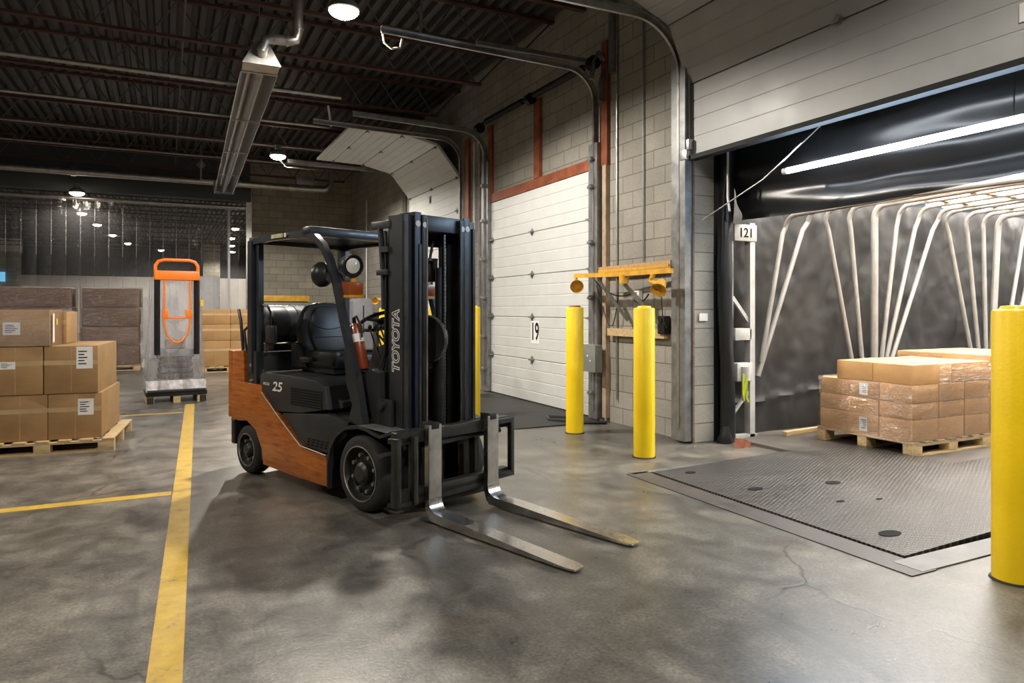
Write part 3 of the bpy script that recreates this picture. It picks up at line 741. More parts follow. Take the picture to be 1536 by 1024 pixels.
o = MB().grid(sidefn2, 20, 50).obj('side_seal', M['seal'], loc=(5.36,1.95,0.0)); tag(o, 'black vinyl side seal at the right jamb of the open dock', 'dock seal')
o = MB().lathe([(.0,.0),(.1,.0),(.11,.05),(.07,.18),(.05,.3),(.0,.3)], n=16).obj('seal_foot', M['seal'], loc=(5.26,5.60,.0)); o.scale = (.8,.7,.6); tag(o, 'crumpled black end of the dock seal resting on the floor', 'dock seal')
t = thing('wheel_chock', 'small red-brown wedge lying at the foot of the dock seal', 'wedge', (5.28,5.38,.0), .4)
MB().prism([(-.1,0),(.1,0),(.1,.03),(-.06,.09)], -.05,.05,'y').obj('block', M['rust'], t)
t = thing('tube_lamp', 'long bright white LED tube lamp hung before the black head curtain', 'lamp', (5.22,3.6,2.70))
MB().cyl((0,1.14,0),(0,-1.1,0),.028,n=16).obj('tube', M['led'], t)
MB().cyl((0,1.19,0),(0,1.14,0),.03).cyl((0,-1.1,0),(0,-1.15,0),.03).obj('end_cap', M['white'], t)
MB().tube([(.02,.8,.02),(.05,.8,.6)],.005,5).tube([(.02,-.8,.02),(.05,-.8,.6)],.005,5).obj('suspension_wire', M['blackm'], t)
la = bpy.data.lights.new('tube_light', 'AREA'); la.shape = 'RECTANGLE'; la.size = .05; la.size_y = 2.2; la.energy = 80; la.color = (.52,.74,1)
lo = bpy.data.objects.new('tube_light', la); C.objects.link(lo); lo.parent = t; lo.location = (-.04,0,0); lo.rotation_euler = (0, math.radians(68), 0)
pipe('pull_cord', [(5.0,5.66,2.33),(5.02,4.85,2.62),(5.05,4.2,3.0)], .006, M['galv'], 'thin steel stay wire slanting across the head curtain', 'wire')
pipe('pull_cord', [(5.2,5.5,3.05),(5.2,5.5,2.55),(5.15,5.42,2.4)], .012, M['white'], 'short pale bent cord at the upper left of the open dock', 'cord')
o = MB().box(-.01,.0,-.055,.055,-.04,.04).obj('notice_sticker', M['paper'], loc=(5.06,5.715,1.32), rot=(0,0,PI/2)); tag(o, 'small white sticker on the pillar beside the dock seal', 'sticker')

# ---------------------------------------------------------------- trailer
TY = 5.78; TR = 2.55; TX0, TX1 = 5.45, 14.0; TH = 2.74
mb = MB(); mb.box(TX0-.03, TX1, TR-.1, TY+.1, -.1, .03); struct(mb.obj('trim_21', M['trfloor']))
t = thing('tread_sheet', 'dark diamond tread floor sheet at the right of the trailer floor', 'floor plate', (7.7,3.3,.03))
MB().box(-1.9,2.5,-.7,.55,0,.006).obj('sheet', M['tread'], t)
def wallfn(y, sgn):
    def fn(u, v):
        x = TX0+.02+u*(TX1-TX0-.05); z = .02+v*(TH-.04)
        d = .05*fold((x*1.3,z*.8,1)) + .03*fold((x*4,z*2.2,7)) + .012*fold((x*9,z*8,3)) + .04*abs(math.sin(x*2.4+z*.5))*(.4+.6*v)
        d += .05*math.exp(-((z-.42-.05*math.sin(x*2))/.03)**2)*.5
        return Vector((x-TX0, sgn*d, z))
    return fn
o = MB().grid(wallfn(TY, -1), 220, 60).obj('side_tarpaulin', M['tarp'], loc=(TX0,TY+.03,0)); tag(o, 'creased dark grey tarpaulin forming the left side of the trailer', 'tarpaulin')
o = MB().grid(wallfn(TR, 1), 120, 30).obj('side_tarpaulin', M['tarp'], loc=(TX0,TR-.03,0)); tag(o, 'dark tarpaulin forming the right side of the trailer', 'tarpaulin')
struct(MB().box(TX1, TX1+.05, TR-.1, TY+.1, 0, TH+.1).obj('wall_trailer_end', M['tarp']))
o = MB().grid(lambda u, v: Vector((u*(TX1-TX0), -v*(TY-TR), .02*math.sin(u*40))), 80, 4).obj('roof_sheet', M['roofsheet'], loc=(TX0,TY,TH+.03)); tag(o, 'bright translucent white sheet roof of the trailer', 'roof sheet')
# hoop poles up the trailer sides and across under the roof
hoops = [((6.2,2.44),(5.83,.83),0),((6.56,2.52),(5.78,.67),0),((6.82,2.56),(7.36,.5),0),((7.23,2.61),(7.50,.5),0),((7.69,2.66),(7.68,.05),1),((8.14,2.68),(7.76,.5),0),
         ((8.54,2.68),(7.80,.5),0),((8.93,2.68),(7.86,.5),0),((9.05,2.66),(9.75,.4),0),((9.49,2.67),(9.85,.4),0),((9.88,2.68),(9.96,.4),0),
         ((10.23,2.68),(10.02,.05),1),((10.89,2.68),(10.25,.4),0),((11.3,2.68),(10.35,.4),0),((11.6,2.68),(12.1,.4),0),((12.1,2.68),(12.2,.4),0)]
for k, ((xt, zt), (xb, zb), big) in enumerate(hoops):
    r = .042 if big else .027; yy = TY-.12
    R_ = .16
    top = [(xb, yy, zb), (xt+(xb-xt)*.12, yy, zt-(zt-zb)*.12)] + [(xt+(xb-xt)*.02, yy-R_+R_*math.cos(a), zt-R_+R_*math.sin(a)) for a in [math.radians(q) for q in (10,30,50,70,90)]]
    top += [(xt, 4.2, zt+.03), (xt, TR+.3, zt), (xt+(xb-xt)*.1, TR+.12, zt-.2), (xb, TR+.12, zb)]
    o0 = Vector(top[0]); ob = MB().tube([Vector(p)-o0 for p in top], r, 10).obj('roof_hoop', M['pole'], loc=o0)
    way = 'leaning toward the cab' if xt > xb+.15 else ('leaning toward the dock' if xt < xb-.15 else 'nearly upright')
    tag(ob, 'pale bent trailer hoop pole, %s from the dock, %s' % (WORDS[k] if k < 14 else ['fifteenth','sixteenth'][k-14], way), 'hoop pole', 'hoop poles of the trailer cover')
for k, y in enumerate((5.3, 4.75, 4.1, 3.4)):
    bx('roof_lath', 5.9, 13.9, y-.035, y+.035, TH-.035, TH-.012, M['wood2'], 'long reddish lath under the trailer roof, %s from the left wall' % WORDS[k], 'lath')
# black shelter boards added to shut out daylight; rear frame with the 121 sign
for nm, a in (('trim_22', (5.22,5.50,5.74,5.80,0,3.5)), ('trim_23', (5.22,5.50,1.62,1.69,0,3.5)), ('trim_24', (5.22,5.52,1.62,5.8,3.42,3.5)), ('trim_25', (5.50,5.53,1.62,5.8,2.80,3.5)), ('trim_26', (5.45,5.50,1.62,2.5,0,3.5))):
    sbox(nm, *a, M['seal'])
t = thing('trailer_frame', 'white steel rear frame of the trailer just inside the dock seal', 'trailer frame', (5.66,5.66,0.03))
MB().box(-.03,.04,-.04,.04,0,2.3).obj('post', M['trframe'], t)
MB().box(-.26,.06,-.05,.0,2.1,2.28,.01).obj('sign_plate', M['trframe'], t)
text('121', .14, M['ink'], t, (-.10, -.053, 2.185), (PI/2, 0, 0), 'number', .001, .002)
MB().box(-.24,.0,-.04,.02,1.04,1.17,.012).obj('bracket', M['trframe'], t)
MB().box(-.22,.0,-.05,.03,.60,.80,.012).cyl((-.12,-.06,.62),(-.12,-.06,.76),.05).obj('bracket', M['trframe'], t)
MB().tube([(-.25,0,1.5),(.0,0,1.22)],0,sq=(.03,.04)).obj('diagonal_brace', M['trframe'], t)
MB().tube([(-.25,0,.25),(.0,0,.5)],0,sq=(.03,.03)).obj('diagonal_brace', M['trframe'], t)
MB().box(-.25,.06,-.04,.04,0,.03).obj('foot_plate', M['trframe'], t)
MB().box(-.28,-.25,-.02,.02,0,2.28).obj('outer_post', M['trframe'], t)
o = MB().tube(sag((0,0,.0),(.0,.0,-.28),0,4)+[Vector((.03,0,-.12)),Vector((.06,0,-.05)),Vector((.04,0,-.25)),Vector((.07,0,-.3))], .014, 6).obj('ratchet_strap', simple('lime_strap', (.45,.5,.03), .5), loc=(5.46,5.55,.72)); tag(o, 'yellow-green strap hanging on the white trailer frame', 'strap')
o = MB().box(-.55,.55,-.03,.03,0,.05,.005).obj('timber_batten', M['wood'], loc=(6.55,5.55,.03), rot=(0,0,.1)); tag(o, 'short pale timber batten on the trailer floor by the tarpaulin', 'batten')

# ---------------------------------------------------------------- pallets and cartons
def pallet(name, label, loc, rz, lx, ly, group='wooden pallets', h=.13):
    """boards along y on top, blocks and bottom runners"""
    t = thing(name, label, 'pallet', loc, rz, group)
    m = MB(); n = 7; w = .105
    for i in range(n):
        x = w/2+(lx-w)*i/(n-1); m.box(x-w/2, x+w/2, 0, ly, h-.018, h, .002)
    m.obj('deck_boards', M['wood'], t)
    m = MB()
    for j in range(3):
        y = .05+(ly-.1)*j/2; m.box(0, lx, y-.05, y+.05, h-.038, h-.019)
    m.obj('stringer_boards', M['wood'], t)
    for i in range(3):
        for j in range(3):
            x = .07+(lx-.14)*i/2; y = .05+(ly-.1)*j/2
            MB().box(x-.07, x+.07, y-.05, y+.05, .018, h-.0385, .003).obj('block', M['wood'], t)
    m = MB()
    for j in range(3):
        y = .05+(ly-.1)*j/2; m.box(0, lx, y-.05, y+.05, 0, .0175)
    m.obj('base_runner', M['wood'], t)
    return t
def carton(loc, sx, sy, sz, mat, label, group, rz=0, lab=None, tape=True, cat='carton', nm='carton', bev=.006):
    """origin at the low corner, sizes along x, y, z; front face is y=0, left face x=0"""
    jit = .003
    o = MB().box(0, sx, 0, sy, 0, sz, bev).obj(nm, mat, loc=loc, rot=(0,0,rz)); tag(o, label, cat, group)
    if tape:
        m = MB(); c = sx/2
        m.box(c-.0015, c+.0015, -.0008, .001, .0, sz).box(-.0012, sx+.0012, -.0012, -.0002, sz*.6, sz*.6+.045) if tape == 'front' else m.box(0.02, sx-.02, sy/2-.025, sy/2+.025, sz, sz+.0012)
        m.obj('tape', M['tape'], o)
    if lab:
        for (face, a, z, w, h) in lab:
            m = MB()
            if face == 'y': m.box(a, a+w, -.002, -.0012, z, z+h)
            else: m.box(-.002, -.0012, a, a+w, z, z+h)
            lb = m.obj('shipping_label', M['paper'], o)
            m = MB()
            for q in range(5):
                zz = z+h*(.2+.14*q); ww = w*(.35+.4*random.random())
                if face == 'y': m.box(a+w*.12, a+w*.12+ww, -.0026, -.002, zz, zz+h*.05)
                else: m.box(-.0026, -.002, a+w*.12, a+w*.12+ww, zz, zz+h*.05)
            m.obj('print', M['ink'], lb)
    return o

# left foreground pallet: front-right corner at (-.49,7.97)
PRZ = math.radians(-5)
pl = Matrix.Translation((-.47,7.98,0)) @ Matrix.Rotation(PRZ, 4, 'Z')
def PL(x, y, z): return tuple(pl @ Vector((x, y, z)))
pallet('pallet', 'wooden pallet under the large brown cartons at the left', PL(-1.22,0,0), PRZ, 1.22, 1.25)
g = 'large cartons on the left pallet'
w = .455
for c in range(3):
    x1 = -.115-c*(w+.004)
    nm = ['right-hand', 'middle', 'left-hand'][c]
    lbs = {0: [('y', .25, .23, .135, .16)], 1: [], 2: []}[c]
    if x1-w < -1.3 and c == 2: sx = w
    carton(PL(x1-w, .06, .131), w, 1.12, .445, M['carton'], 'bottom layer %s kraft carton on the left pallet' % nm, g, PRZ, lbs, 'front')
    lbs = {0: [('y', .27, .24, .14, .215)], 1: [('y', .1, .25, .13, .07)], 2: []}[c]
    carton(PL(x1-w-(.03 if c == 0 else .035), .045, .579), w, 1.12, .465, M['carton'], 'second layer %s kraft carton on the left pallet' % nm, g, PRZ, lbs, 'front')
carton(PL(-1.57, .03, 1.047), 1.02, .5, .35, M['carton'], 'long flat top carton lying across the left pallet stack', g, PRZ, [('y', .64, .11, .14, .12)], 'front')
carton(PL(-1.25, .54, 1.047), .74, .52, .33, M['carton'], 'top carton behind the long one on the left pallet stack', g, PRZ, None, 'front')
o = MB().grid(lambda u, v: Vector((0.0, u*.5, v*.345)), 6, 6)
o = MB().box(-.515,.525,-.004,1.06,-.0,.354).obj('stretch_wrap', M['film'], loc=PL(-1.06,.03,1.046), rot=(0,0,PRZ)); tag(o, 'clear stretch film around the top layer of the left carton stack', 'film')
o = MB().box(0,.001,0,.045,0,.06).obj('yellow_sticker', M['yellow'], loc=PL(-.532,.21,1.25), rot=(0,0,PRZ)); tag(o, 'small yellow sticker on the end of the top carton', 'sticker')
o = MB().box(0,.001,0,.06,0,.28).obj('white_tape_strip', M['paper'], loc=PL(-.532,.07,1.08), rot=(0,0,PRZ)); tag(o, 'white printed tape strip down the end of the top carton', 'tape')

# dark wrapped bundles by the curtain
def bundles(x0, x1, y0, dy, n, h, label, nlab):
    pallet('pallet', 'pallet under the %s' % label, (x0, y0, 0), 0, x1-x0, dy)
    for k in range(n):
        z = .135+k*(h+.004)
        off = random.uniform(-.012,.012)
        def f(mb):
            mb.box(0, x1-x0-.02, 0, dy-.02, 0, h, .045); return mb
        mb = f(MB()); bmesh.ops.subdivide_edges(mb.bm, edges=[e for e in mb.bm.edges if e.calc_length() > .4], cuts=7, use_grid_fill=True)
        for v in mb.bm.verts:
            v.co += Vector((fold(v.co*5, 1, k), fold(v.co*5, 1, k+9), .3*fold(v.co*5, 1, k+4)))*.03
        o = mb.obj('wrapped_bundle', M['bundle'], loc=(x0+.01+off, y0+.01, z)); tag(o, 'brown wrapped bundle, %s layer, %s' % (WORDS[k], label), 'bundle', 'bundles in the %s' % label)
    zt = .135+n*(h+.004)
    o = MB().grid(lambda u, v: Vector(((x1-x0)/2+((x1-x0)/2+.03)*max(-1,min(1,1.35*math.cos(u*2*PI)))+.012*fold((u*30,v*9,n)), dy/2+(dy/2+.03)*max(-1,min(1,1.35*math.sin(u*2*PI)))+.012*fold((u*30,v*9,n+3)), v*(zt-.1))), 72, 26).obj('stretch_wrap', M['film_d'], loc=(x0,y0,.12)); tag(o, 'shiny stretch film around the %s' % label, 'film')
bundles(-3.25,-1.88, 18.2, 1.0, 4, .435, 'dark stack left of centre by the curtain', 4)
bundles(-1.72,-.55, 18.3, 1.0, 4, .435, 'dark stack behind the orange-handled machine', 4)
bundles(-4.8,-3.45, 18.0, 1.0, 4, .43, 'dark stack at the far left by the curtain', 4)
# orange-brown pallet right of the machine
pallet('pallet', 'pallet under the orange-brown cartons behind the forklift rear', (.66,16.9,0), 0, 1.25, 1.1)
for k, (z, h) in enumerate(((.132,.57),(.706,.36),(1.07,.33))):
    for c in range(2):
        carton((.68+c*.61, 16.93, z), .605, 1.04, h, M['carton_o'], 'orange-brown carton, %s layer, %s column, behind the forklift rear' % (WORDS[k], ['left','right'][c]), 'orange-brown cartons behind the forklift', 0, None, 'front', bev=.012)
pallet('pallet', 'pallet behind the forklift cab near the back wall', (2.1,17.2,0), 0, 1.2, 1.1)
for c in range(2):
    carton((2.12+c*.6, 17.25, .132), .59, 1.0, 1.1, M['carton_o'], 'tall brown carton near the back wall, %s of the pair' % ['left','right'][c], 'tall cartons by the back wall', 0)
o = MB().box(-.62,.62,-.02,.02,0,.16,.005).obj('yellow_board', M['yell2'], loc=(2.9,19.8,1.62)); tag(o, 'yellow board standing behind the forklift tank', 'board')
bx('board_stand', 2.3,3.5,19.83,20.2,0,1.62,M['greybox'],'grey cabinet carrying the yellow board','cabinet',.01)
t = thing('storage_cabinet', 'blue-grey plastic cabinet against the block wall behind the forklift', 'cabinet', (4.45,17.8,0))
MB().prism([(-.25,0),(.25,0),(.25,1.6),(.17,1.68),(-.17,1.68),(-.25,1.6)], -.3, .3, 'y', .01).obj('body', M['cabgrey'], t); MB().box(-.01,.01,-.315,-.3,.1,1.5).obj('door_seam', M['seam'], t)
# things beyond the strip curtain
bx('white_stack', .65,1.35,21.8,22.6,.0,2.35,M['white'],'pale stacked packages behind the right end of the strip curtain','packages',.02)
bx('white_stack', -.6,.3,22.5,23.3,.0,1.75,M['white'],'pale covered packages behind the curtain right of the machine','packages',.02)
bx('notice_screen', -9.0,-8.3,48.8,48.86,3.0,3.55,M['screen'],'small blue lit screen on the distant column at the left','screen')

# trailer loads
def load(x0, y0, lx, ly, layers, which, skip_top_row, rng):
    pallet('pallet', 'wooden pallet under the %s of cartons' % which, (x0, y0, .033), 0, lx, ly, h=.13)
    z = .166; g = 'cartons of the %s' % which
    for k, (h, nx, ny, yw) in enumerate(layers):
        for i in range(nx):
            for j in range(ny):
                if 0 < i < nx-1 and 0 < j < ny-1 and k < len(layers)-1: continue
                sx = (lx-.03)/nx; sy = (ly*yw-.03)/ny
                lab = None
                if i == 0 and (k, j) in ((0, 1), (2, 1)): lab = [('x', .12, .03, .09, min(.14, h-.05))]
                ti = False if k < len(layers)-1 else True
                dx = rng.uniform(-.006,.006); dy = rng.uniform(-.004,.004)
                carton((x0+.015+i*sx+dx, y0+.015+j*sy+dy, z), sx-.006, sy-.006, h-.003, M['carton_t'],
                    '%s layer carton of the %s, %s from dock, %s from right' % (WORDS[k], which, WORDS[i], WORDS[j]), g, 0, lab, ti)
        z += h
    return z
rng = random.Random(3)
zt = load(6.18, 4.16, 1.22, 1.06, [(.205,3,3,1),(.155,3,3,1),(.17,3,3,.985),(.19,2,2,.80)], 'nearest trailer load', 0, rng)
def wrap(x0, y0, lx, ly, z0, z1, label):
    def fn(u, v):
        a = u*2*PI; cx = max(-1, min(1, 1.36*math.cos(a))); cy = max(-1, min(1, 1.36*math.sin(a)))
        d = .012*fold((u*40, v*14, x0))+.006*fold((u*90, v*30, x0))
        return Vector((lx/2+cx*(lx/2+.012+d), ly/2+cy*(ly/2+.012+d), (z1-z0)*v))
    o = MB().grid(fn, 120, 30).obj('stretch_wrap', M['film'], loc=(x0, y0, z0)); tag(o, label, 'film')
wrap(6.18,4.16,1.22,1.06,.15,.70,'glinting stretch film around the load nearest the dock')
wrap(6.60,4.145,.80,.86,.69,.885,'stretch film around the top right cartons of the nearest load')
zt = load(7.5, 4.2, 1.22, 1.06, [(.22,3,3,1),(.2,3,3,1),(.17,3,3,1),(.18,2,2,1)], 'second trailer load', 0, rng)
wrap(7.5,4.2,1.22,1.06,.15,.93,'glinting stretch film around the second load in the trailer')

# ---------------------------------------------------------------- wrapped machine
t = thing('wrapped_lift_machine', 'orange and black lift machine wrapped in clear plastic on a pallet', 'machine', (.12,12.0,0), math.radians(4))
MB().box(-.42,.42,-.32,.4,.10,.17,.02).obj('base_plate', M['black'], t)
m = MB()
for x in (-.36,0,.33): m.box(x-.05,x+.05,-.3,.35,0,.1)
m.obj('pallet_feet', M['wood'], t)
def pw(u, v):
    a = u*2*PI; cx = max(-1,min(1,1.4*math.cos(a))); cy = max(-1,min(1,1.4*math.sin(a)))
    return Vector((cx*.41+.012*fold((u*20,v*4,3)), .04+cy*.34+.012*fold((u*20,v*4,8)), .17+v*.17))
m = MB().grid(pw, 60, 6).obj('printed_wrap', simple('printed_film', (.62,.60,.62), .35, 0, .35, 14), t)
MB().tube([(-.40,-.34,.18),(.40,-.34,.18)],.022,8).obj('bumper', M['rubber'], t)
for s in (-1, 1):
    MB().tube([(s*.27,-.31,.72),(s*.27,-.31,1.84)], 0, sq=(.045,.07)).obj('mast_upright', M['black'], t)
    MB().cyl((s*.36,-.3,.0),(s*.36,-.3,.09),.045,n=14).obj('caster', M['rubber'], t)
MB().box(-.31,.31,-.36,-.20,1.84,1.98,.02).obj('head_box', M['orange_p'], t)
MB().tube([(-.29,-.28,1.94),(-.29,-.28,2.06),(-.25,-.28,2.12),(-.17,-.28,2.145),(.17,-.28,2.145),(.25,-.28,2.12),(.29,-.28,2.06),(.29,-.28,1.94)], .026, 10).obj('handle', M['orange_p'], t)
MB().tube([(-.175,-.335,1.84),(-.175,-.335,1.2),(-.14,-.335,1.02),(-.06,-.335,.92),(0,-.335,.9),(.06,-.335,.92),(.14,-.335,1.02),(.175,-.335,1.2),(.175,-.335,1.84)], .014, 8).obj('orange_cable', M['orange_p'], t)
MB().box(-.19,.19,-.34,-.31,1.26,1.29,.005).box(-.2,-.12,-.34,-.29,1.26,1.4,.01).box(.12,.2,-.34,-.29,1.26,1.4,.01).obj('cross_bracket', M['orange_p'], t)
MB().box(-.26,.26,-.12,.2,.66,.80,.03).obj('control_housing', M['cabgrey'], t)
m = MB()
for k in range(4): m.box(-.25+.01*k,.25-.01*k,-.2,.25,.35+k*.085,.43+k*.085,.03)
m.obj('folded_pads', simple('plum_pads', (.05,.025,.03), .6), t)
MB().box(-.14,.14,-.1,.15,.8,.95,.04).obj('motor', simple('tan_motor', (.3,.22,.16), .5), t)
def bagf(u, v):
    a = u*2*PI; cx = max(-1,min(1,1.25*math.cos(a))); cy = max(-1,min(1,1.25*math.sin(a)))
    wv = .36+ .08*(1-v)**2 if v < .97 else .3
    q = .02*math.sin(a*11+v*4)*(1-v*.5)+.035*fold((u*14,v*3,6))
    if v > .93: wv *= 1-(v-.93)*4
    return Vector((cx*(wv-.02)+q, .02+cy*(.26+.06*(1-v))+q, .2+v*1.78))
MB().grid(bagf, 90, 40).obj('plastic_bag', M['bag'], t)
MB().box(.33,.37,-.3,-.295,1.45,1.55).obj('yellow_tag', M['yellow'], t)

# ---------------------------------------------------------------- floor paint
def paint(label, pts):
    o = Vector((*pts[0], 0)); m = MB(); m.prism([(p[0]-o.x, p[1]-o.y) for p in pts], 0, .0022, 'z')
    ob = m.obj('floor_marking', M['line'], loc=o); tag(ob, label, 'floor line')
s = .0375
def lx(y): return -.07+(y-2.96)*s
paint('long yellow painted line running up the aisle floor', [(lx(.5),.5),(lx(.5)+.125,.5),(lx(11.4)+.125,11.4),(lx(11.4),11.4)])
paint('yellow painted cross line reaching left from the aisle line', [(-9,5.87),(.03,5.87),(.035,5.99),(-9,5.99)])
paint('faint short painted line on the floor by the left pallet', [(-2,10.52),(.20,10.48),(.20,10.56),(-2,10.60)])

# ================================================================ forklift
TH_ = .372
F = thing('forklift', 'orange and black counterbalance forklift with lowered forks in the middle of the floor', 'forklift', (1.652,4.979,0), TH_-PI/2)
F0 = F
def part(name, mb, mat, parent=None, **k): return mb.obj(name, M[mat] if isinstance(mat, str) else mat, parent or F, **k)
# tyres
def tyre(name, u, w, r, width, rimr, side, nb):
    s = side; y0 = w
    o = MB().lathe([(rimr, -.0*s), (rimr+.004, .006*s), (r-.05, .004*s), (r-.02, -.0*s), (r-.004, -.016*s), (r, -.035*s), (r, -(width-.035)*s), (r-.02, -width*s), (rimr, -width*s)], (u, y0, r), (0,1,0), 56)
    t_ = o.obj(name, M['rubber'], F, ang=50)
    q = MB().lathe([(rimr, .002*s), (rimr-.012, .004*s), (rimr-.02, -.03*s), (rimr-.035, -.05*s), (rimr*.45, -.045*s), (rimr*.40, -.01*s), (rimr*.33, .0*s), (rimr*.28, .012*s), (0, .014*s)], (u, y0, r), (0,1,0), 48)
    rim = q.obj('rim', M['rim'], t_)
    q = MB().lathe([(rimr+.001, .008*s), (rimr-.006, .010*s), (rimr-.008, .002*s)], (u, y0, r), (0,1,0), 56); q.obj('rim_edge', M['shank'], t_)
    m = MB(); h = MB()
    for k in range(nb):
        a = 2*PI*k/nb+.3; rr = rimr*.66
        c = Vector((u+rr*math.cos(a), y0, r+rr*math.sin(a)))
        m.cyl(c+Vector((0,-.045*s,0)), c+Vector((0,-.018*s,0)), .014, n=6)
        a += PI/nb; c = Vector((u+rr*1.04*math.cos(a), y0, r+rr*1.04*math.sin(a)))
        h.cyl(c+Vector((0,-.05*s,0)), c+Vector((0,-.044*s,0)), .02, n=14)
    m.obj('wheel_nuts', M['shank'], rim); h.obj('rim_holes', M['ink'], rim)
for s_ in (-1, 1):
    tyre('front_wheel', 0.0, s_*.485, .265, .20, .192, s_, 8)
    tyre('rear_wheel', -1.66, s_*.465, .205, .15, .140, s_, 6)
part('axle', MB().cyl((0,-.35,.26),(0,.35,.26),.07).box(-.12,.12,-.25,.25,.16,.4,.02).cyl((-1.66,-.34,.2),(-1.66,.34,.2),.05), 'black')
# chassis
part('chassis', MB().box(-1.4,.1,-.33,.33,.15,.6,.02).box(-1.45,-.37,-.455,.455,.14,.33,.02).box(-1.95,-1.4,-.28,.28,.2,.6,.02), 'black')
# orange side panels
sp = [(-1.92,.78),(-1.48,.775),(-1.39,.71),(-1.1,.525),(-.79,.345),(-.43,.32),(-.385,.10),(-.88,.105),(-1.36,.125),(-1.385,.25),(-1.49,.395),(-1.64,.455),(-1.80,.44),(-1.92,.46)]
for s_ in (-1, 1):
    y0, y1 = sorted((s_*.40, s_*.482)); part('side_panel', MB().prism(sp, y0, y1, 'y', .012), 'orange')
    a = [(-1.38,.72),(-1.09,.535),(-.78,.355),(-.43,.33)]
    part('panel_trim', MB().tube([(x,s_*.484,z) for x,z in a], .006, 6), 'shank')
# counterweight
cw = MB()
cw.prism([(-1.92,.42),(-1.40,.62),(-1.40,.775),(-1.70,.78),(-1.71,1.05),(-1.92,1.04)], -.475, .475, 'y', .025)
cw.prism([(-.475,.46),(.475,.46),(.475,1.04),(-.475,1.04)], -2.0, -1.88, 'x', .03)
cw.box(-2.06,-1.95,-.36,.36,.46,1.0,.05)
part('counterweight', cw, 'orange')
part('rear_valance', MB().box(-1.96,-1.885,-.465,.465,.22,.458,.02), 'black')
part('rear_panel_step', MB().box(-1.70,-1.45,-.44,.44,.70,.90,.015), 'body')
# hood / engine cover
hood = [(-1.46,.60),(-1.44,.865),(-1.36,.885),(-.95,.885),(-.62,.865),(-.52,.80),(-.49,.62),(-.62,.60)]
part('hood', MB().prism([(-1.45,.76),(-1.44,.865),(-1.36,.885),(-.98,.885),(-.60,.87),(-.48,.83),(-.44,.66),(-.80,.60),(-1.18,.575)], -.465, .465, 'y', .02), 'body')
part('hood_vent', MB().box(-.95,-.50,-.4685,.4685,.655,.79,.004), 'ink')
vm = MB()
for i in range(22):
    for j in range(6): vm.box(-.94+i*.02, -.93+i*.02, -.471, -.468, .665+j*.02, .675+j*.02)
part('vent_mesh', vm, 'body')
# lower step panel
part('step_panel', MB().prism([(-1.09,.575),(-.80,.60),(-.44,.63),(-.18,.60),(-.20,.5),(-.40,.36),(-.43,.335),(-.79,.355)], -.462, .462, 'y', .012), 'body')
stp = MB()
for i in range(5):
    for j in range(3): stp.box(-.72+i*.06+j*.01, -.69+i*.06+j*.01, -.468, -.46, .37+j*.022, .38+j*.022)
part('step_grip', stp, 'ink')
part('floor_plate', MB().box(-.62,.02,-.40,.40,.60,.63,.005), 'blackm')
# cowl / dash in front
part('front_cowl', MB().prism([(-.22,.55),(-.16,.93),(-.02,.98),(.06,.96),(.08,.55)], -.38, .38, 'y', .02), 'body')
part('dash_console', MB().prism([(-.28,.95),(-.22,1.12),(-.04,1.16),(.02,.95)], -.22, .30, 'y', .02), 'black')
# fenders
for s_ in (-1, 1):
    arcp = [(-.385,.12),(-.385,.30),(-.35,.42),(-.28,.51),(-.17,.575),(-.02,.60),(.08,.595),(.16,.575),(.24,.56),(.36,.60)]
    inn = [(x+.012*(1 if x < 0 else 0), z-.022) for x, z in arcp]
    y0, y1 = sorted((s_*.26, s_*.505))
    part('fender', MB().prism(arcp+inn[::-1], y0, y1, 'y'), 'body')
part('fender_light_patch', MB().prism([(.0,.601),(.10,.598),(.30,.588),(.30,.584),(.10,.593),(.0,.597)], -.50, -.30, 'y'), 'galv_dark')
# overhead guard
def gp(s_):
    y = s_*.445
    return y
for s_ in (-1, 1):
    y = s_*.445
    leg = [(-.02,.60),(-.12,.97),(-.26,1.33),(-.345,1.58),(-.43,1.76),(-.52,1.875),(-.62,1.945),(-.74,1.975),(-1.0,1.985),(-1.3,1.985),(-1.60,1.97)]
    part('front_pillar', MB().tube([(x, y-s_*.02*0, z) for x, z in leg], 0, sq=(.050,.046), up=(0,1,0)), 'guard')
    part('pillar_gusset', MB().prism([(-.27,1.09),(-.18,1.12),(-.09,.95),(.01,.585),(-.22,.59),(-.165,.72),(-.235,.86)], y-.012-.02*s_, y+.012-.02*s_, 'y'), 'guard')
    part('rear_pillar', MB().tube([(-1.60,y,.86),(-1.60,y,1.98)], 0, sq=(.07,.06), up=(0,1,0)).tube([(-1.51,y*.96,.86),(-1.515,y*.96,1.95)], 0, sq=(.05,.045), up=(0,1,0)).box(-1.66,-1.5,y-.02,y+.02,.72,1.05), 'guard')
    bm_ = MB()
    for z in (.80,.93): bm_.cyl((-1.58,y-.02*0+s_*.02,z),(-1.58,y+s_*.034,z),.014,n=8)
    part('pillar_bolts', bm_, 'shank')
part('sticker', MB().box(-1.23,-1.05,-.4790,-.4782,1.972,2.004), 'label_g')
part('sticker', MB().box(-1.03,-1.0,-.4790,-.4782,1.972,2.004), 'paper')
ro = MB()
for k in range(9):
    u = -1.50+k*.092; ro.box(u-.022,u+.022,-.43,.43,1.985,2.01)
ro.box(-1.62,-1.54,-.47,.47,1.95,2.01,.01); ro.box(-.78,-.66,-.47,.47,1.965,2.035,.015)
part('guard_roof', ro, 'guard')
part('roof_panel', MB().box(-1.55,-.72,-.42,.42,2.01,2.02).cyl((-.85,-.22,2.0),(-.85,-.22,2.05),.075).cyl((-.85,0,2.0),(-.85,0,2.05),.075), 'black')
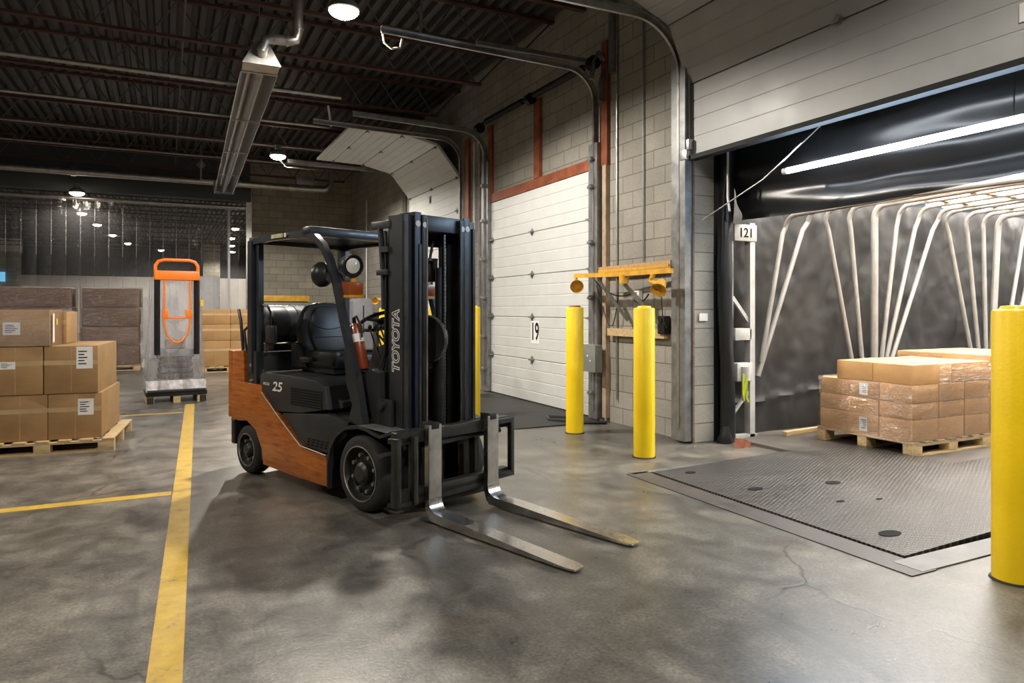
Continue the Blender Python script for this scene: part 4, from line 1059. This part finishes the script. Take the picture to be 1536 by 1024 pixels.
# lights
for s_ in (-1, 1):
    h = MB().lathe([(0,-.09),(.045,-.09),(.075,-.04),(.085,.02),(.085,.045),(.075,.05),(.07,.035),(0,.03)], (-.30, s_*.36, 1.72), (1,-.12*1,-.05), 24)
    hd = part('headlight', h, 'black')
    part('lens', MB().lathe([(0,.052),(.03,.05),(.056,.042)], (-.30, s_*.36, 1.72), (1,-.12,-.05), 24), 'lens', hd)
    part('yoke', MB().tube([(-.36,s_*.42,1.66),(-.33,s_*.40,1.60),(-.28,s_*.36,1.62)], .012, 6), 'black', hd)
    tl = part('turn_signal', MB().box(-.34,-.22,s_*.36-.06,s_*.36+.06,1.505,1.60,.01), 'amber')
    part('bracket', MB().box(-.36,-.20,s_*.36-.065,s_*.36+.065,1.485,1.505).box(-.30,-.27,s_*.36-.01,s_*.36+.03,1.6,1.64), 'yell2', tl)
part('work_light', MB().lathe([(0,-.06),(.06,-.06),(.09,-.02),(.095,.02),(.08,.05),(0,.08)], (-.52,-.45,1.66), (-.9,-.4,0), 22).tube([(-.44,-.44,1.68),(-.5,-.45,1.72)], .012, 6), 'black')
part('mirror', MB().sphere((-.50,-.42,1.73),.035), 'lens')
# seat
def pad(mb, x0,x1,y0,y1,z0,z1,b): return mb.box(x0,x1,y0,y1,z0,z1,b)
seat = part('seat', MB().box(-1.18,-.66,-.24,.24,.93,1.04,.04).box(-1.12,-.68,-.265,-.18,.95,1.07,.035).box(-1.12,-.68,.18,.265,.95,1.07,.035), 'vinyl')
part('seat_base', MB().box(-1.2,-.72,-.22,.22,.885,.94,.01), 'black', seat)
Rb = Matrix.Translation((-1.16,0,.985)) @ Matrix.Rotation(math.radians(-11), 4, 'Y')
bpoly = [(-.19,0),(-.245,.12),(-.25,.26),(-.215,.38),(-.15,.455),(-.08,.475),(.08,.475),(.15,.455),(.215,.38),(.25,.26),(.245,.12),(.19,0)]
part('backrest', MB().prism(bpoly, -.05, .06, 'x', .03, M=Rb), 'vinyl', seat)
ip = [(y*.72, .05+z*.82) for y, z in bpoly]
part('backrest_cushion', MB().prism(ip, .03, .085, 'x', .022, M=Rb), 'vinyl', seat)
part('stitching', MB().tube([Rb @ Vector((.087,y,.27-.5*(.15**2-y*y)*3)) for y in [-.15+.03*k for k in range(11)]], .003, 5).tube([Rb @ Vector((.087,y,.17)) for y in (-.15,0,.15)], .003, 5), 'ink', seat)
part('armrest', MB().box(-1.08,-.93,-.32,-.27,.97,1.02,.02), 'black', seat)
for a_ in (-.285, .255): part('hip_restraint', MB().prism([(-1.26,.93),(-1.02,.93),(-1.08,1.05),(-1.20,1.13),(-1.26,1.12)], a_, a_+.03,'y',.01), 'vinyl', seat)
# LPG tank + bracket
tk = part('gas_tank', MB().lathe([(0,-.40),(.06,-.395),(.12,-.37),(.155,-.32),(.165,-.27),(.165,.27),(.155,.32),(.12,.37),(0,.4)], (-1.72,0,1.27), (0,1,0), 32), 'body')
part('tank_label', MB().lathe([(.1665,-.26),(.1668,-.255),(.1668,-.12),(.1665,-.115)], (-1.72,0,1.27), (0,1,0), 32), 'blackm', tk)
part('tank_strap', MB().lathe([(.168,-.03),(.171,-.03),(.171,.0),(.168,.0)], (-1.72,0,1.27), (0,1,0), 32).lathe([(.168,.13),(.171,.13),(.171,.16),(.168,.16)], (-1.72,0,1.27), (0,1,0), 32), 'black', tk)
part('tank_bracket', MB().box(-1.86,-1.58,-.26,.26,1.02,1.10,.01).box(-1.75,-1.69,-.05,.05,.9,1.05), 'black')
part('tank_guard', MB().box(-1.62,-1.45,-.42,-.05,.88,1.045,.01), 'body')
part('grab_handle', MB().tube([(-1.50,-.42,1.44),(-1.38,-.43,1.43),(-1.33,-.43,1.38),(-1.33,-.43,1.26),(-1.40,-.43,1.14),(-1.38,-.43,1.05)], .010, 8), 'black')
part('rear_mirror', MB().box(-1.41,-1.25,-.44,-.41,1.12,1.27,.02), 'black')
part('gas_hose', MB().tube([(-1.72,-.40,1.27),(-1.72,-.46,1.22),(-1.66,-.47,1.05),(-1.6,-.42,.95)], .012, 6), 'cord')
# rear hook posts seen behind rear pillar
part('rear_handle', MB().tube([(-1.72,-.47,1.05),(-1.76,-.47,1.3),(-1.80,-.47,1.40)], .014, 6), 'black')
# steering
st = part('steering_column', MB().tube([(-.10,.06,.95),(-.40,.045,1.27)], .035, 12).box(-.2,-.02,-.04,.16,.98,1.15,.02), 'black')
c = Vector((-.44,.04,1.31)); ax = Vector((-.45,0,1)).normalized(); a_ = ax.orthogonal().normalized(); b_ = ax.cross(a_)
sw = part('steering_wheel', MB().tube([c+(a_*math.cos(q*PI/18)+b_*math.sin(q*PI/18))*.19 for q in range(36)], .014, 8, closed=True), 'black', st)
m = MB().lathe([(0,-.04),(.05,-.04),(.05,.0),(.03,.02),(0,.02)], c, ax, 18)
for q in (0, 2.1, 4.2): m.tube([c, c+(a_*math.cos(q)+b_*math.sin(q))*.17], 0, sq=(.035,.012), up=ax)
part('spokes', m, 'black', sw)
part('steering_knob', MB().sphere(c+a_*.17+ax*.03,.025), 'black', sw)
lv = MB()
for k in range(3): lv.tube([(-.14,-.12-k*.05,1.05),(-.24,-.13-k*.05,1.26)], .007, 6).sphere((-.24,-.13-k*.05,1.27),.016)
part('control_levers', lv, 'black')
# fire extinguisher on the pillar
ex = part('fire_extinguisher', MB().lathe([(0,-.17),(.048,-.17),(.052,-.16),(.052,.12),(.04,.16),(.016,.175),(0,.18)], (-.20,-.36,1.13), (-.28,0,1), 20), 'red')
part('instruction_band', MB().lathe([(.0525,.03),(.053,.03),(.053,.09),(.0525,.09)], (-.20,-.36,1.13), (-.28,0,1), 20), 'paper', ex)
part('valve', MB().tube([(-.25,-.36,1.30),(-.255,-.36,1.34)],.014,8).tube([(-.255,-.36,1.34),(-.21,-.37,1.35),(-.15,-.37,1.28),(-.14,-.37,1.2)],.008,6), 'black', ex)
# mast
def chan(mb, u0, u1, w0, w1, z0, z1, t_=.014):
    """open channel: web at w0, flanges toward w1"""
    lo, hi = sorted((w0, w0+(t_ if w1 > w0 else -t_))); mb.box(u0,u1,lo,hi,z0,z1)
    lo, hi = sorted((w0, w1)); mb.box(u0,u0+t_,lo,hi,z0,z1); mb.box(u1-t_,u1,lo,hi,z0,z1)
for s_ in (-1, 1):
    m = MB(); chan(m, .12, .285, s_*.335, s_*.265, .12, 2.05)
    o_ = part('outer_mast_rail', m, 'body')
    m = MB(); chan(m, .15, .315, s_*.262, s_*.205, .13, 2.07); part('middle_mast_rail', m, 'navy')
    m = MB(); chan(m, .17, .325, s_*.202, s_*.155, .14, 2.05); part('inner_mast_rail', m, 'blackm')
    m = MB().box(.286,.30,*sorted((s_*.335,s_*.31)),.15,2.0).box(.316,.322,*sorted((s_*.225,s_*.205)),.15,1.85)
    part('rail_edge', m, 'carr')
    part('mast_roller', MB().cyl((.20,s_*.235,1.99),(.32,s_*.235,1.99),.022).cyl((.20,s_*.18,1.985),(.328,s_*.18,1.985),.020), 'shank')
    CW = {1:.06, -1:-.095}[s_]; CU = {1:.24, -1:.13}[s_]
    part('chain', MB().box(CU,CU+.022,CW-.010,CW+.010,.3,2.0), 'blackm')
    lk = MB()
    for k in range(62): lk.box(CU+.022,CU+.026,CW-.007,CW+.007,.34+k*.026,.354+k*.026)
    part('chain_links', lk, 'chain')
    part('tilt_cylinder', MB().cyl((-.12,s_*.30,.55),(.06,s_*.30,.66),.04).cyl((.06,s_*.30,.66),(.14,s_*.30,.72),.02), 'blackm')
    part('mast_mount', MB().box(.06,.20,*sorted((s_*.345,s_*.375)),.50,.78,.01).cyl((.10,s_*.34,.74),(.10,s_*.40,.74),.035), 'body')
    LW = {1:.125, -1:-.185}[s_]; part('lift_cylinder', MB().cyl((.15,LW,.2),(.15,LW,1.5),.028,n=16).cyl((.15,LW,1.5),(.15,LW,1.98),.018,n=12), 'black')
    part('rail_wear_strip', MB().box(.325,.329,*sorted((s_*.168,s_*.155)),.15,2.03), simple('rusty_wear', (.13,.09,.065), .6, .2, .3) if s_ < 0 else 'carr')
part('top_crossmember', MB().box(.14,.30,-.205,.205,1.95,2.06,.006), 'navy')
part('mast_tie', MB().box(.10,.13,-.33,.33,1.86,1.96,.005).box(.10,.13,-.33,.33,1.0,1.08).box(.10,.14,-.33,.33,.3,.42), 'black')
part('centre_cylinder', MB().cyl((.24,.02,.15),(.24,.02,1.15),.045,n=18).cyl((.24,.02,1.15),(.24,.02,1.7),.025), 'blackm')
# hose reel
hr = part('hose_reel', MB().lathe([(0,-.03),(.05,-.03),(.05,-.02),(.15,-.02),(.165,-.025),(.165,.025),(.15,.02),(.05,.02),(.05,.03),(0,.03)], (.24,-.10,1.19), (-.35,1,0), 36), 'blackm')
part('reel_hub', MB().lathe([(0,-.09),(.03,-.09),(.045,-.07),(.045,-.03),(0,-.03)], (.24,-.10,1.19), (-.35,1,0), 20), 'black', hr)
hm = MB()
for k in range(40):
    a = PI*k/40-.4; hm.box(-.002,.002,-.02,.02,.158,.172, M=Matrix.Translation((.24,-.10,1.19)) @ Matrix.Rotation(math.atan2(.35,1),4,'Z') @ Matrix.Rotation(a,4,'Y'))
part('reel_chain', hm, 'chain', hr)
# hose brackets at mast left side
part('hose_bracket', MB().box(-.07,.14,-.345,-.315,1.965,2.02,.006).box(.05,.13,-.352,-.335,1.80,1.84).box(.0,.12,-.352,-.335,1.64,1.68,.004), 'body')
part('hose_guide', MB().tube([(.02,-.33,1.97),(.035,-.33,1.85),(.06,-.33,1.6),(.065,-.33,1.4)], 0, sq=(.022,.035), up=(0,1,0)), 'body')
for k in range(4):
    part('hydraulic_hose', MB().tube([(.07+k*.006,-.325+k*.012,1.95),(.075,-.32+k*.012,1.5),(.06,-.32+k*.012,1.1),(-.02+k*.02,-.32+k*.015,.95-k*.03),(-.05+k*.03,-.3,.80),(.04,-.29+k*.01,.62)], .009, 8), 'cord')
for k in range(3):
    part('hydraulic_hose', MB().tube([(-.30,-.1+k*.05,1.20),(-.18,-.1+k*.05,1.12),(-.05,-.12+k*.05,1.0),(.05,-.16+k*.04,.9)], .009, 8), 'cord')
part('hydraulic_hose', MB().tube([(.18,.02,1.9),(.14,-.03,1.5),(.16,-.02,1.2),(.2,.06,.9),(.22,.0,.5)], .010, 8), 'cord')
part('gap_bracket', MB().box(.12,.2,.01,.05,1.6,1.75,.005).box(.1,.2,-.03,.05,1.75,1.77), 'black')
# lettering on the mast
o_ = text('TOYOTA', .105, M['paper'], F, (.205, -.3365, 1.18), (PI/2, -PI/2, 0), 'mast_lettering', .0004, .0055, shear=.15)
o2 = text('TOYOTA', .105, M['black'], F, (.205, -.3372, 1.18), (PI/2, -PI/2, 0), 'mast_lettering_fill', .0004, -.001, shear=.15)
text('25', .105, M['paper'], F, (-1.16, -.4665, .775), (PI/2, 0, 0), 'model_number', .0006, .002, shear=.2, sx=1.45)
text('8FGCU', .032, M['paper'], F, (-1.33, -.4665, .79), (PI/2, 0, 0), 'model_lettering', .0006)
part('number_fill', MB().box(-1.25,-1.10,-.4674,-.4668,.772,.779), 'body')
# carriage
cg = part('carriage', MB().box(.43,.50,-.56,.49,.53,.61,.006).box(.43,.50,-.56,.49,.16,.23,.006), 'carr')
cm = MB()
for w_ in (-.23,-.12,.12,.23): cm.box(.36,.42,w_-.02,w_+.02,.16,.60)
part('carriage_plate', cm, 'carr', cg)
fr_ = MB()
for w_ in (-.575,-.435):
    fr_.box(.48,.54,w_-.018,w_+.018,.14,.58,.004)
fr_.box(.44,.50,-.59,-.42,.545,.575).box(.44,.52,-.59,-.42,.14,.165)
part('side_shift_frame', fr_, 'carr', cg)
fr_ = MB().box(.50,.54,.47,.505,.19,.60,.004).box(.50,.54,.30,.505,.565,.60,.004).box(.50,.54,.30,.505,.17,.21,.004)
part('side_shift_frame', fr_, 'carr', cg)
part('shift_bar', MB().cyl((.44,-.45,.50),(.44,.45,.50),.018,n=12).cyl((.44,-.3,.50),(.44,.1,.50),.026,n=12), 'blackm', cg)
part('lower_rail', MB().box(.47,.50,-.46,.32,.13,.20,.006).box(.40,.46,-.40,.30,.08,.14,.006), 'carr', cg)
for w_, nm in ((-.28,'near'), (.27,'far')):
    hw_ = .057
    st_ = [(.545,.507,.64),(.545,.507,.20),(.547,.507,.15),(.553,.508,.12),(.565,.512,.10),(.585,.52,.085)]   # shank: front, back, z
    rings = [[(f, z), (b, z)] for f, b, z in st_]
    rings += [[(.615,.074),(.53,.045)], [(.66,.071),(.56,.018)], [(.8,.068),(.70,.012)]]
    for u_ in (.9,1.0,1.1,1.2,1.3,1.4,1.5,1.58,1.64,1.69,1.73,1.76,1.78,1.79):
        rings.append([(u_, .068-.046*(u_-.8)/1.0), (u_, .012+.003*max(0,(u_-1.5)/.3))])
    m = MB(); vs = []; fs = []
    for rg in rings:
        u_ = rg[0][0]; k = max(0, (u_-1.62)/.17); hh = hw_*(1-.30*k**4) if rg[0][1] < .09 else hw_
        for (x, z) in rg:
            sh = -(max(0, x-.56))*.06
            vs += [Vector((x, w_-hh+sh, z)), Vector((x, w_+hh+sh, z))]
    for i in range(len(rings)-1):
        o4 = i*4; fs += [(o4, o4+1, o4+5, o4+4), (o4+2, o4+6, o4+7, o4+3), (o4, o4+4, o4+6, o4+2), (o4+1, o4+3, o4+7, o4+5)]
    n4 = len(vs)-4; fs += [(0,2,3,1), (n4, n4+1, n4+3, n4+2)]
    m._new(vs, fs)
    f_ = part('fork', m, 'steel')
    part('fork_shank_face', MB().box(.5455,.5485,w_-.054,w_+.054,.16,.638,.001), 'shank', f_)
    part('fork_hook', MB().box(.45,.55,w_-.035,w_+.035,.61,.655,.006), 'carr', f_)
F['label'] = 'orange and black counterbalance forklift with lowered forks in the middle of the floor'

# ---------------------------------------------------------------- daylight above the trailer roof
la = bpy.data.lights.new('daylight', 'AREA'); la.shape = 'RECTANGLE'; la.size = 9; la.size_y = 4; la.energy = 5000; la.color = (1,.96,.90)
lo = bpy.data.objects.new('daylight', la); C.objects.link(lo); lo.location = (9.8, 4.2, 4.2)
w_ = bpy.data.worlds.new('world'); bpy.context.scene.world = w_; w_.use_nodes = True
w_.node_tree.nodes['Background'].inputs[0].default_value = (.75,.85,1,1); w_.node_tree.nodes['Background'].inputs[1].default_value = .5

# ---------------------------------------------------------------- camera
cam = bpy.data.cameras.new('camera'); co = bpy.data.objects.new('camera', cam); C.objects.link(co)
cam.sensor_fit = 'HORIZONTAL'; cam.sensor_width = 36; cam.lens = 36*1050/1536; cam.shift_y = -48/1536; cam.clip_end = 200; cam.clip_start = .05
yaw = math.atan2(518, 1050)
co.location = (0, 0, 1.4); co.rotation_euler = (PI/2, 0, -yaw)
sc = bpy.context.scene; sc.camera = co
sc.view_settings.view_transform = 'Standard'; sc.view_settings.look = 'None'; sc.view_settings.gamma = 1; sc.view_settings.use_curve_mapping = False
sc.view_settings.exposure = -0.35
